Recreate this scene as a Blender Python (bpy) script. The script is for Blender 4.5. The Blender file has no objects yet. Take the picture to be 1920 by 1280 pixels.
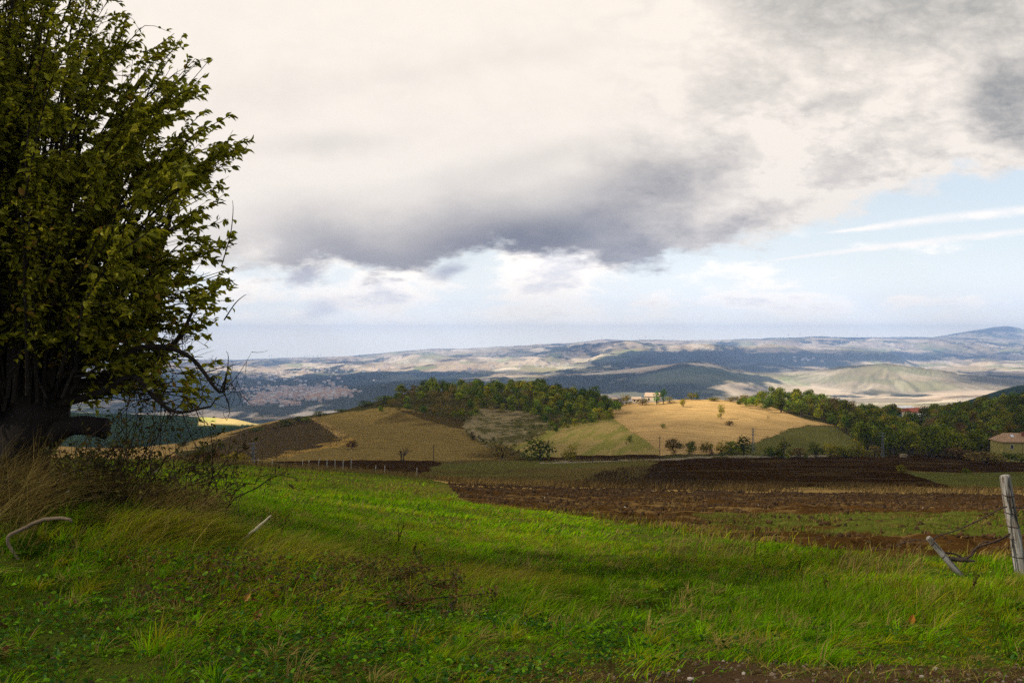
import bpy, math, random
import numpy as np
from mathutils import Vector, Euler

scene = bpy.context.scene
R = math.radians
F = 1650.0            # focal length in photo pixels (1920 wide)
CX, HZ = 960.0, 640.0  # principal point / horizon row

# ------------------------------------------------------------------ camera
cam = bpy.data.cameras.new("camera")
camo = bpy.data.objects.new("camera", cam)
scene.collection.objects.link(camo)
camo.location = (0, 0, 0)
camo.rotation_euler = (R(90), 0, 0)
cam.sensor_width = 36.0
cam.lens = 36.0 * F / 1920.0
cam.clip_start = 0.05
cam.clip_end = 200000
scene.camera = camo

# ------------------------------------------------------------------ exposure
scene.view_settings.view_transform = 'Standard'
scene.view_settings.look = 'None'
scene.view_settings.gamma = 1.0
scene.view_settings.exposure = 0.45
scene.cycles.max_bounces = 6
scene.cycles.diffuse_bounces = 3
scene.cycles.transparent_max_bounces = 12
scene.cycles.volume_bounces = 1
scene.cycles.use_adaptive_sampling = False
scene.cycles.use_denoising = False      # fine leaves and blades stay crisp; what noise is left reads as film grain
scene.cycles.caustics_reflective = False
scene.cycles.caustics_refractive = False
scene.cycles.sample_clamp_indirect = 4.0

# ------------------------------------------------------------------ sun + world
SUN_EL, SUN_BACK = 38.0, 15.0          # sun stands to the left and a little behind
sd = Vector((-math.cos(R(SUN_EL)) * math.cos(R(SUN_BACK)),
             -math.cos(R(SUN_EL)) * math.sin(R(SUN_BACK)), math.sin(R(SUN_EL))))  # towards sun
sun = bpy.data.lights.new("sun", 'SUN')
sun.energy = 5.0
sun.angle = R(0.5)
sun.color = (1.0, 0.90, 0.74)
suno = bpy.data.objects.new("sun", sun)
scene.collection.objects.link(suno)
suno.rotation_euler = sd.to_track_quat('Z', 'Y').to_euler()

world = bpy.data.worlds.new("World")
scene.world = world
world.use_nodes = True


class NB:
    """tiny expression builder for shader nodes"""
    def __init__(s, nt):
        s.nt = nt

    def node(s, t, **kw):
        n = s.nt.nodes.new(t)
        for k, v in kw.items():
            setattr(n, k, v)
        return n

    def link(s, a, b):
        if isinstance(a, (int, float)):
            b.default_value = a
        elif isinstance(a, tuple):
            b.default_value = a if len(a) != 3 or b.type != 'RGBA' else (*a, 1)
        else:
            s.nt.links.new(a, b)

    def m(s, op, a, b=None, c=None, clamp=False):
        n = s.node('ShaderNodeMath', operation=op, use_clamp=clamp)
        s.link(a, n.inputs[0])
        if b is not None:
            s.link(b, n.inputs[1])
        if c is not None:
            s.link(c, n.inputs[2])
        return n.outputs[0]

    def add(s, *a):
        r = a[0]
        for b in a[1:]:
            r = s.m('ADD', r, b)
        return r

    def mul(s, *a):
        r = a[0]
        for b in a[1:]:
            r = s.m('MULTIPLY', r, b)
        return r

    def sub(s, a, b):
        return s.m('SUBTRACT', a, b)

    def smooth(s, x, lo, hi):
        n = s.node('ShaderNodeMapRange', interpolation_type='SMOOTHSTEP')
        s.link(x, n.inputs[0]); s.link(lo, n.inputs[1]); s.link(hi, n.inputs[2])
        n.inputs[3].default_value = 0; n.inputs[4].default_value = 1
        return n.outputs[0]

    def vec(s, x, y, z=0.0):
        n = s.node('ShaderNodeCombineXYZ')
        s.link(x, n.inputs[0]); s.link(y, n.inputs[1]); s.link(z, n.inputs[2])
        return n.outputs[0]

    def noise(s, v, scale, detail=6, rough=0.55, dist=0.0, col=False):
        n = s.node('ShaderNodeTexNoise')
        s.link(v, n.inputs['Vector'])
        n.inputs['Scale'].default_value = scale
        n.inputs['Detail'].default_value = detail
        n.inputs['Roughness'].default_value = rough
        n.inputs['Distortion'].default_value = dist
        return n.outputs['Color' if col else 'Fac']

    def mix(s, f, a, b, mode='MIX'):
        n = s.node('ShaderNodeMix', data_type='RGBA', blend_type=mode)
        s.link(f, n.inputs[0]); s.link(a, n.inputs[6]); s.link(b, n.inputs[7])
        return n.outputs[2]

    def curve(s, x, pts):
        n = s.node('ShaderNodeFloatCurve')
        c = n.mapping.curves[0]
        while len(c.points) > 2:
            c.points.remove(c.points[1])
        c.points[0].location = pts[0]
        c.points[1].location = pts[-1]
        for p in pts[1:-1]:
            c.points.new(*p)
        n.mapping.update()
        s.link(x, n.inputs['Value'])
        return n.outputs[0]


def build_world():
    nt = world.node_tree
    nt.nodes.clear()
    b = NB(nt)
    out = b.node('ShaderNodeOutputWorld')
    bg = b.node('ShaderNodeBackground')
    bg.inputs[1].default_value = 0.1
    nt.links.new(bg.outputs[0], out.inputs[0])
    sky = b.node('ShaderNodeTexSky')
    sky.sky_type = 'NISHITA'
    sky.sun_disc = False
    sky.sun_elevation = R(SUN_EL)
    sky.sun_rotation = math.atan2(sd.x, sd.y)
    sky.altitude = 800
    sky.air_density = 1.0
    sky.dust_density = 1.0
    tc = b.node('ShaderNodeTexCoord')
    sp = b.node('ShaderNodeSeparateXYZ')
    nt.links.new(tc.outputs['Generated'], sp.inputs[0])
    x, y, z = sp.outputs
    yy = b.m('MAXIMUM', y, 0.12)
    U = b.m('MINIMUM', b.m('MAXIMUM', b.mul(b.m('DIVIDE', x, yy), 1.65), -3.0), 3.0)   # azimuth-like
    V = b.m('MINIMUM', b.mul(b.m('DIVIDE', z, yy), 1.65), 3.0)                           # elevation-like
    # fractal fields on direction space; flattened towards the horizon
    Vc = b.m('POWER', b.m('MAXIMUM', V, 0.001), 0.72)
    P = b.vec(U, b.mul(Vc, 1.55), 0.0)
    Pf = b.vec(b.add(U, 7.3), b.mul(Vc, 2.4), 3.1)
    nbig = b.noise(P, 2.4, 8, 0.52, 0.1)
    nmid = b.noise(P, 6.0, 9, 0.60, 0.1)
    nfine = b.noise(Pf, 13.0, 8, 0.62, 0.1)
    npuff = b.noise(b.vec(b.add(U, 2.1), b.mul(V, 2.6), 1.7), 5.2, 8, 0.58, 0.15)
    nz = lambda n, k: b.mul(b.sub(n, 0.5), k * 1.7)

    def blob(px, py, rx, ry, rot=0.0, lo=0.0, hi=1.0, wob=0.5, n=nmid):
        du = b.sub(U, (px - CX) / 1000.0)
        dv = b.sub(V, (HZ - py) / 1000.0)
        c, s_ = math.cos(R(rot)), math.sin(R(rot))
        a = b.add(b.mul(du, c * 1000 / rx), b.mul(dv, s_ * 1000 / rx))
        e = b.add(b.mul(du, -s_ * 1000 / ry), b.mul(dv, c * 1000 / ry))
        r = b.m('SQRT', b.add(b.mul(a, a), b.mul(e, e)))
        return b.smooth(b.add(b.sub(1.0, r), nz(n, wob * 2)), lo, hi)

    # ---- the upper cloud deck: its lower edge runs up to the right
    edge = [(0, 505), (440, 506), (600, 503), (740, 516), (860, 486), (1000, 478), (1170, 498), (1300, 482),
            (1480, 446), (1560, 404), (1650, 372), (1750, 342), (1810, 322), (1850, 340), (1920, 318), (2400, 300)]
    ec = b.curve(b.m('DIVIDE', b.add(b.mul(U, 1000.0), CX), 2400.0), [(p / 2400.0, (HZ - q) / 640.0) for p, q in edge])
    Vb = b.mul(ec, 0.64)
    d = b.add(b.sub(V, Vb), nz(nmid, 0.085), nz(nfine, 0.06))
    cover = b.smooth(d, -0.018, 0.030)
    # ---- grey undersides
    dist = b.sub(V, Vb)
    win = b.mul(b.smooth(b.add(U, nz(nbig, .10)), -0.66, -0.30), b.sub(1.0, b.smooth(b.add(U, nz(nbig, .14)), 0.20, 0.50)))
    tilt = b.add(0.20, b.mul(U, 0.10))
    under = b.sub(1.0, b.smooth(b.add(dist, nz(nmid, .045), nz(nbig, .07)), 0.02, tilt))
    grey = b.mul(under, win, 0.66)
    grey = b.add(grey, b.mul(blob(1010, 435, 260, 60, 10, 0, .9, .22), 0.20))
    grey = b.add(grey, b.mul(blob(1250, 325, 270, 90, 12, 0, 1.0, .35), 0.42))
    grey = b.add(grey, b.mul(blob(1060, 285, 520, 46, 12, 0, 1.1, .35), 0.16), b.mul(blob(560, 165, 320, 80, 8, 0, 1.2, .4), 0.09), b.mul(blob(930, 110, 330, 60, 10, 0, 1.2, .4), 0.10))
    grey = b.add(grey, b.mul(blob(1740, 20, 560, 130, -4, 0, .8, .18, nbig), 0.42))
    grey = b.add(grey, b.mul(blob(1910, 200, 130, 130, 15, 0, .6, .22), 0.46))
    grey = b.add(grey, b.mul(blob(1560, 195, 120, 34, 14, 0, .8, .4), 0.30))
    grey = b.add(grey, b.mul(blob(1430, 400, 150, 50, 14, 0, .8, .4), 0.36))
    grey = b.add(grey, b.mul(blob(1380, 180, 300, 60, 10, 0, 1.2, .35), 0.20))
    grey = b.add(grey, b.mul(blob(620, 270, 260, 42, 4, 0, 1.0, .3), 0.16))
    grey = b.sub(grey, b.mul(blob(478, 474, 80, 34, 10, 0, 1.2, .9), 0.30))
    rightness = b.smooth(b.add(U, nz(nbig, .2)), 0.05, 0.55)
    lump = b.m('ABSOLUTE', b.sub(b.noise(b.vec(b.add(U, 3.3), b.mul(Vc, 2.0), 5.5), 6.2, 9, .60, .12), 0.5))
    lump2 = b.m('ABSOLUTE', b.sub(b.noise(b.vec(b.add(U, 9.3), b.mul(Vc, 2.2), 2.5), 15.0, 8, .62, .1), 0.5))
    tex = b.add(b.mul(b.sub(0.10, lump), b.add(0.35, b.mul(rightness, 2.3))), b.mul(b.sub(.10, lump2), b.add(.12, b.mul(rightness, .7))),
                b.mul(nz(nbig, 0.8), b.add(.10, b.mul(rightness, .5))))
    nA = b.add(b.noise(b.vec(b.add(U, 4.4), b.mul(Vc, 1.9), 8.5), 4.2, 10, .60, .05), nz(nfine, .03))
    nB = b.add(b.noise(b.vec(b.add(U, 1.4), b.mul(Vc, 2.1), 3.5), 8.5, 9, .60, .05), nz(nfine, .03))
    crisp = b.add(b.mul(b.sub(b.smooth(nA, .47, .56), .55), .19), b.mul(b.sub(b.smooth(nB, .48, .55), .5), .12))
    grey = b.add(grey, b.mul(crisp, b.add(b.mul(b.mul(rightness, b.sub(1.0, b.mul(b.smooth(V, .40, .56), .8))), .95), .05)))
    grey = b.m('MINIMUM', b.m('MAXIMUM', b.add(grey, b.mul(tex, 0.62)), 0.0), 0.85)
    cream = b.mix(b.smooth(V, 0.1, 0.6), (0.765, 0.71, 0.65), (0.775, 0.705, 0.63))
    bluegrey = b.mix(b.smooth(b.add(V, nz(nbig, .3)), 0.12, 0.62), (0.165, 0.17, 0.215), (0.20, 0.215, 0.215))
    upper = b.mix(b.m('MULTIPLY', grey, 1.12, clamp=True), cream, bluegrey)
    # ---- low puffs
    pm = b.mul(b.smooth(V, -0.015, 0.03), b.sub(1.0, b.smooth(V, 0.14, 0.24)))
    leftm = b.sub(1.0, b.mul(b.smooth(U, 0.15, 0.5), 0.75))
    leftm = b.add(leftm, b.mul(blob(1560, 565, 420, 26, 0, 0, .6, .3), 0.55))
    pd = b.sub(b.add(npuff, nz(nfine, .12)), b.sub(0.60, b.mul(leftm, 0.20)))
    puff = b.mul(b.smooth(pd, -0.02, 0.15), pm)
    pshade = b.smooth(b.add(pd, nz(nfine, .1)), 0.08, 0.30)
    puffc = b.mix(b.mul(pshade, 0.62), (1.10, 1.02, 0.92), (0.52, 0.55, 0.64))
    c1 = blob(575, 515, 40, 20, 20, 0, .9, .8, nmid)
    c2 = blob(845, 508, 66, 24, 18, 0, .9, .8, nmid)
    c3 = blob(585, 588, 74, 26, 12, 0, .9, .8, nmid)
    # ---- cirrus bands on the right
    def streak(px0, py0, px1, py1, w, k):
        dx, dy = (px1 - px0) / 1000, -(py1 - py0) / 1000
        L = math.hypot(dx, dy)
        du = b.sub(U, (px0 - CX) / 1000.0)
        dv = b.sub(V, (HZ - py0) / 1000.0)
        t = b.add(b.mul(du, dx / L / L), b.mul(dv, dy / L / L))
        e = b.add(b.mul(du, -dy / L), b.mul(dv, dx / L), b.mul(b.mul(b.m('MINIMUM', b.m('MAXIMUM', t, 0.0), 1.0), b.sub(1.0, b.m('MINIMUM', b.m('MAXIMUM', t, 0.0), 1.0))), -0.012), nz(nfine, .006))
        wid = b.mul(b.m('MULTIPLY', b.m('POWER', b.m('MAXIMUM', b.smooth(t, -0.02, 0.6), 0.0001), .6), w / 1000.0), 1.0)
        g = b.sub(1.0, b.smooth(b.m('DIVIDE', b.m('ABSOLUTE', e), b.m('MAXIMUM', wid, .0004)), 0.05, 1.25))
        return b.mul(g, b.smooth(t, 0.0, 0.2), b.add(.55, b.mul(b.smooth(nfine, .38, .6), .45)), k)
    st = b.m('MAXIMUM', streak(1505, 443, 1990, 388, 11, 0.95), streak(1380, 497, 1990, 428, 8, 0.85))
    # ---- blue gap colour: nishita under thin bright haze that thickens to the horizon
    hz = b.m('MINIMUM', b.m('ADD', 0.52, b.mul(b.sub(1.0, b.smooth(V, 0.02, 0.30)), 0.48)), 0.97)
    blue = b.mix(hz, b.mix(1.0, sky.outputs[0], (1.0, 1.0, .98), 'MULTIPLY'), (8.3, 8.6, 8.5))
    S = lambda c: b.mix(1.0, c, (10.0, 10.0, 10.0), 'MULTIPLY') if not isinstance(c, tuple) else tuple(10 * q for q in c)
    blue = b.mix(b.mul(b.sub(1.0, b.smooth(V, .05, .17)), .8), blue, (9.6, 9.8, 9.7))
    col = b.mix(puff, blue, S(puffc))
    col = b.mix(st, col, (9.4, 8.8, 8.3))
    col = b.mix(b.mul(c3, .7), col, (5.4, 5.6, 6.6))
    low = b.mul(b.sub(1.0, b.smooth(V, 0.0, 0.075)), 0.9)
    col = b.mix(low, col, (18.0, 15.9, 12.0))
    col = b.mix(cover, col, S(upper))
    col = b.mix(b.mul(c1, .75), col, (3.8, 3.8, 4.5))
    col = b.mix(b.mul(c2, .8), col, (3.6, 3.7, 4.5))
    # ---- the rest of the sky, overhead and behind: broken cloud
    nb_ = b.noise(tc.outputs['Generated'], 2.5, 5)
    behind = b.mix(b.smooth(nb_, 0.38, 0.62), (2.8, 3.5, 4.9), (4.6, 4.5, 4.4))
    front = b.smooth(y, 0.14, 0.32)
    col = b.mix(front, behind, col)
    # below the horizon: far land in haze
    col = b.mix(b.smooth(z, -0.08, -0.04), (3.4, 3.5, 3.6), col)
    nt.links.new(col, bg.inputs[0])


build_world()
world.cycles.sampling_method = 'MANUAL'
world.cycles.sample_map_resolution = 512


# ------------------------------------------------------------------ numpy helpers
def hash2(ix, iy, seed):
    h = (ix.astype(np.int64) * 374761393 + iy.astype(np.int64) * 668265263 + seed * 982451653) & 0x7fffffff
    h = ((h ^ (h >> 13)) * 1274126177) & 0x7fffffff
    return ((h ^ (h >> 16)) & 0xffff) / 65535.0


def vnoise(x, y, seed=0):
    ix, iy = np.floor(x), np.floor(y)
    fx, fy = x - ix, y - iy
    fx = fx * fx * fx * (fx * (fx * 6 - 15) + 10); fy = fy * fy * fy * (fy * (fy * 6 - 15) + 10)
    a = hash2(ix, iy, seed); b_ = hash2(ix + 1, iy, seed)
    c = hash2(ix, iy + 1, seed); d = hash2(ix + 1, iy + 1, seed)
    return (a + (b_ - a) * fx) * (1 - fy) + (c + (d - c) * fx) * fy


def fbm(x, y, oct=5, seed=0, gain=0.5):
    s = np.zeros(np.broadcast(x, y).shape); a = 1.0; t = 0.0
    x = x + 0.0; y = y + 0.0
    for i in range(oct):
        s += a * vnoise(x + 13.7 * i, y - 7.1 * i, seed + i)
        t += a; a *= gain
        x, y = (x * 1.62 + y * 1.18), (y * 1.62 - x * 1.18)
    return s / t


def cells(x, y, seed=0):
    """nearest jittered cell: returns id hash in 0..1 and second hash"""
    ix, iy = np.floor(x), np.floor(y)
    best = np.full(x.shape, 1e9); h1 = np.zeros(x.shape); h2 = np.zeros(x.shape)
    for dx in (-1, 0, 1):
        for dy in (-1, 0, 1):
            cx, cy = ix + dx, iy + dy
            jx = cx + hash2(cx, cy, seed); jy = cy + hash2(cx, cy, seed + 5)
            dd = np.abs(jx - x) + np.abs(jy - y) * 0.9
            w = dd < best
            best = np.where(w, dd, best)
            h1 = np.where(w, hash2(cx, cy, seed + 9), h1); h2 = np.where(w, hash2(cx, cy, seed + 17), h2)
    return h1, h2


def sstep(x, lo, hi):
    t = np.clip((x - lo) / (hi - lo), 0, 1)
    return t * t * (3 - 2 * t)


def pchip(x, y, xn):
    """monotone cubic along axis 0"""
    x = np.asarray(x, float); y = np.asarray(y, float)
    h = np.diff(x); d = np.diff(y, axis=0) / h.reshape(-1, *([1] * (y.ndim - 1)))
    m = np.zeros_like(y)
    m[0], m[-1] = d[0], d[-1]
    with np.errstate(divide='ignore', invalid='ignore'):
        hm = 2 * d[:-1] * d[1:] / (d[:-1] + d[1:])
    m[1:-1] = np.where(d[:-1] * d[1:] > 0, hm, 0)
    i = np.clip(np.searchsorted(x, xn) - 1, 0, len(x) - 2)
    t = (xn - x[i]) / h[i]
    t = np.clip(t, 0, 1)
    sh = (-1,) + (1,) * (y.ndim - 1)
    t = t.reshape(sh); hh = h[i].reshape(sh)
    return ((2 * t**3 - 3 * t**2 + 1) * y[i] + (t**3 - 2 * t**2 + t) * hh * m[i]
            + (-2 * t**3 + 3 * t**2) * y[i + 1] + (t**3 - t**2) * hh * m[i + 1])


def inpoly(px, py, poly):
    n = len(poly); r = np.zeros(px.shape, bool)
    j = n - 1
    for i in range(n):
        xi, yi = poly[i]; xj, yj = poly[j]
        if yi != yj:
            c = ((yi > py) != (yj > py)) & (px < (xj - xi) * (py - yi) / (yj - yi) + xi)
            r ^= c
        j = i
    return r


# ------------------------------------------------------------------ terrain survey
# rows: distance Y -> heights (as sight-line rows) at bearings COLS
COLS = [-400, 0, 200, 300, 420, 520, 620, 760, 860, 960, 1060, 1150, 1300, 1400, 1500, 1600, 1700, 1800, 1920, 2300]
ROWS = {
    4.1: [1280] * 20,
    6:   [1070, 1075, 1085, 1090, 1105, 1118, 1130, 1155, 1165, 1175, 1180, 1180, 1180, 1180, 1180, 1180, 1180, 1180, 1180, 1180],
    9:   [925, 930, 935, 945, 975, 1000, 1025, 1060, 1080, 1090, 1098, 1102, 1102, 1102, 1102, 1102, 1102, 1102, 1102, 1102],
    13:  [905, 908, 912, 920, 945, 965, 985, 1010, 1025, 1036, 1044, 1047, 1047, 1047, 1047, 1047, 1047, 1047, 1047, 1047],
    20:  [888, 890, 895, 900, 915, 928, 942, 962, 975, 985, 992, 998, 1000, 1000, 1000, 1000, 1000, 1000, 1000, 1000],
    30:  [876, 878, 884, 890, 900, 908, 918, 934, 944, 953, 960, 964, 967, 968, 968, 968, 968, 968, 968, 968],
    45:  [868, 870, 875, 880, 887, 893, 900, 915, 925, 932, 937, 941, 943, 944, 945, 946, 946, 946, 946, 946],
    70:  [862, 862, 865, 869, 876, 881, 887, 898, 908, 914, 917, 919, 920, 922, 924, 925, 926, 926, 926, 926],
    95:  [862, 860, 860, 863, 869, 876, 882, 892, 903, 908, 910, 911, 912, 912, 913, 915, 916, 916, 916, 916],
    112: [870, 866, 862, 861, 866, 872, 879, 891, 900, 904, 906, 906, 906, 906, 907, 908, 909, 909, 909, 909],
    140: [885, 880, 874, 870, 874, 882, 890, 893, 897, 899, 898, 898, 896, 896, 896, 897, 898, 898, 898, 898],
    180: [890, 884, 880, 876, 876, 880, 885, 889, 890, 888, 885, 883, 881, 881, 881, 882, 884, 885, 886, 886],
    250: [870, 868, 866, 864, 864, 864, 865, 870, 872, 869, 865, 863, 862, 862, 862, 862, 863, 865, 868, 868],
    320: [858, 858, 858, 858, 856, 854, 853, 853, 855, 855, 854, 853, 852, 852, 852, 852, 852, 852, 852, 852],
    380: [850, 850, 850, 850, 841, 832, 824, 818, 822, 822, 816, 812, 808, 810, 815, 822, 828, 826, 818, 805],
    440: [845, 845, 845, 844, 826, 812, 801, 784, 780, 779, 782, 784, 776, 778, 786, 799, 806, 803, 789, 770],
    500: [840, 840, 840, 838, 812, 790, 776, 744, 735, 732, 742, 758, 750, 753, 762, 776, 785, 777, 760, 735],
    570: [846, 846, 846, 848, 836, 815, 796, 768, 760, 757, 765, 775, 768, 770, 778, 790, 798, 792, 778, 750],
    750: [870, 870, 870, 874, 866, 850, 836, 820, 815, 812, 815, 820, 815, 815, 820, 825, 828, 820, 800, 770],
    1000: [850, 850, 848, 846, 846, 846, 840, 835, 830, 830, 830, 830, 830, 830, 830, 830, 825, 810, 790, 760],
    1300: [775, 775, 777, 780, 787, 806, 815, 820, 820, 820, 820, 820, 820, 820, 820, 815, 805, 785, 760, 735],
    1700: [800, 800, 803, 808, 815, 820, 815, 810, 810, 810, 810, 810, 810, 810, 810, 800, 788, 768, 741, 715],
    2100: [800, 800, 802, 806, 810, 812, 806, 800, 800, 800, 800, 800, 800, 800, 795, 785, 772, 755, 724, 705],
    3000: [792, 792, 792, 792, 790, 788, 785, 780, 775, 775, 775, 775, 772, 770, 768, 765, 765, 760, 750, 740],
    4000: [764, 764, 764, 764, 762, 760, 755, 745, 742, 740, 738, 738, 735, 740, 742, 744, 744, 740, 738, 735],
    5000: [744, 744, 744, 744, 742, 740, 736, 722, 720, 716, 715, 715, 713, 722, 722, 722, 722, 722, 718, 715],
    6500: [722, 722, 722, 722, 721, 720, 716, 705, 703, 700, 698, 696, 696, 702, 704, 704, 704, 704, 704, 704],
    8000: [706, 706, 706, 706, 706, 705, 700, 693, 690, 686, 680, 672, 668, 676, 684, 690, 692, 692, 692, 692],
    9500: [697, 697, 697, 697, 697, 696, 692, 686, 682, 676, 668, 656, 650, 652, 658, 664, 672, 682, 684, 684],
    11500: [689, 689, 689, 689, 688, 686, 682, 676, 672, 666, 658, 652, 656, 660, 664, 667, 668, 670, 672, 672],
    14000: [682, 682, 682, 682, 681, 680, 675, 666, 662, 657, 650, 645, 648, 648, 648, 648, 650, 652, 655, 655],
    17000: [677, 677, 677, 677, 676, 674, 671, 659, 655, 651, 645, 641, 641, 638, 635, 633, 634, 636, 640, 640],
    19500: [677, 677, 677, 677, 676, 675, 672, 661, 657, 653, 646, 642, 643, 640, 637, 634, 634, 634, 636, 638],
    23000: [682, 682, 682, 682, 681, 680, 677, 668, 664, 660, 655, 650, 648, 646, 644, 640, 640, 640, 640, 640],
}
_Y = np.array(list(ROWS.keys())); _PY = np.array(list(ROWS.values()), float)
_Z = -(_PY - HZ) / F * _Y[:, None]
_pn = np.linspace(COLS[0], COLS[-1], 541)
_Zc = pchip(COLS, _Z.T, _pn).T
_ln = np.linspace(math.log(_Y[0]), math.log(_Y[-1]), 900)
_ZD = pchip(np.log(_Y), _Zc, _ln)


def zraw(X, Y):
    Yc = np.clip(Y, 4.1, 22999)
    px = np.clip(CX + F * X / Yc, COLS[0], COLS[-1] - .01)
    a = (px - COLS[0]) / (COLS[-1] - COLS[0]) * (len(_pn) - 1)
    l = (np.log(Yc) - _ln[0]) / (_ln[-1] - _ln[0]) * (len(_ln) - 1)
    i = np.clip(a.astype(int), 0, len(_pn) - 2); j = np.clip(l.astype(int), 0, len(_ln) - 2)
    fa, fl = a - i, l - j
    z = (_ZD[j, i] * (1 - fa) + _ZD[j, i + 1] * fa) * (1 - fl) + (_ZD[j + 1, i] * (1 - fa) + _ZD[j + 1, i + 1] * fa) * fl
    return z


def gauss(X, Y, px, Yc, sx, sy, h):
    xc = (px - CX) / F * Yc
    return h * np.exp(-((X - xc) / sx) ** 2 - ((Y - Yc) / sy) ** 2)


def zfun(X, Y):
    X = np.asarray(X, float); Y = np.asarray(Y, float)
    z = zraw(X, Y)
    # relief that grows with distance
    far = sstep(Y, 900, 3500)
    if np.any(far > 0):
        wx = fbm(X / 1500, Y / 1500, 3, 5) * 900; wy = fbm(X / 1500, Y / 1500, 3, 55) * 900
        n = fbm((X + wx) / 1300, (Y + wy) / 1700, 6, 11, .52)
        rid = 1 - np.abs(2 * fbm((X + wx) / 900, (Y + wy) / 900, 5, 31, .5) - 1)
        amp = 26 + 130 * sstep(Y, 3500, 9500)
        tame = 1 - .75 * sstep(Y, 13000, 17500)
        z = z + far * tame * ((n - .5) * amp * 1.5 + (rid - .75) * amp * .9)
        # pointed hill, its long shoulder, a wooded hill, the far mountain, knolls
        hx, hy = X - (1662 - CX) / F * 4900, Y - 4900
        d = np.sqrt((hx / np.where(hx < 0, 600, 860)) ** 2 + (hy / 800) ** 2) + .42 * (fbm(X / 300, Y / 420, 4, 79) - .5)
        ang = np.arctan2(hy, hx)
        gul = np.abs(2 * fbm(ang * 8.5 + 20, d * 1.6 + fbm(X / 200, Y / 300, 3, 78), 4, 77) - 1) * sstep(d, .06, .35) * (1 - sstep(d, .85, 1.15))
        z = z + 78 * np.clip(1 - np.maximum(d, 0), 0, 1) ** 1.05 - 24 * (gul - .25)* sstep(d, 1.1, .9)
        z = z + gauss(X, Y, 1760, 4800, 620, 620, 30) + gauss(X, Y, 1500, 5200, 500, 700, 25)
        z = z + gauss(X, Y, 1285, 5200, 480, 600, 95) + gauss(X, Y, 1350, 4700, 330, 420, 35)
        z = z + gauss(X, Y, 790, 3900, 420, 420, 62) + gauss(X, Y, 620, 3700, 400, 500, 25)
        z = z + gauss(X, Y, 1832, 19800, 520, 900, 150) + gauss(X, Y, 1884, 19900, 470, 900, 225) + gauss(X, Y, 1945, 20000, 800, 900, 140)
        z = z + gauss(X, Y, 1122, 17000, 270, 900, 34) + gauss(X, Y, 1150, 17000, 500, 900, 20) + gauss(X, Y, 815, 17000, 330, 900, 26) + gauss(X, Y, 1340, 17000, 380, 900, 24)
        z = z + sstep(Y, 14500, 16500) * (fbm(X / 900, Y / 4000, 4, 91) - .5) * 75
    # gentle unevenness of the near ground and hill
    z = z + (fbm(X / 55, Y / 55, 3, 3) - .5) * 5.0 * sstep(Y, 180, 380) * (1 - far)
    z = z + (fbm(X / 6, Y / 6, 3, 8) - .5) * .35 * sstep(Y, 8, 40) * (1 - .6 * far)
    z = z + (fbm(X / 1.3, Y / 1.3, 3, 2) - .5) * .22 * sstep(Y, 3.5, 7) * (1 - sstep(Y, 25, 60))
    return z


def at(px, py, lo=3.0, hi=45000.0):
    """where the sight line through a photo pixel meets the ground"""
    Y = np.exp(np.linspace(math.log(lo), math.log(hi), 4000))
    X = (px - CX) / F * Y
    z = zfun(X, Y)
    pg = HZ - F * z / Y
    k = np.nonzero(pg <= py)[0]
    i = k[0] if len(k) else int(np.argmin(np.abs(pg - py)))
    return float(X[i]), float(Y[i]), float(z[i])


def onground(px, Y):
    X = (px - CX) / F * Y
    return float(X), float(Y), float(zfun(np.array([X]), np.array([float(Y)]))[0])


def lin(r, g, b_):
    f = lambda c: c / 12.92 if c <= .04045 else ((c + .055) / 1.055) ** 2.4
    return np.array([f(r / 255), f(g / 255), f(b_ / 255)])


# ------------------------------------------------------------------ object helpers
COLL = scene.collection.objects


def tag(o, label=None, cat=None, group=None, kind=None):
    if label: o['label'] = label
    if cat: o['category'] = cat
    if group: o['group'] = group
    if kind: o['kind'] = kind
    return o


def empty(name, loc=(0, 0, 0), rz=0.0):
    o = bpy.data.objects.new(name, None)
    o.location = loc; o.rotation_euler = (0, 0, rz); o.empty_display_size = .2
    COLL.link(o)
    return o


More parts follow.
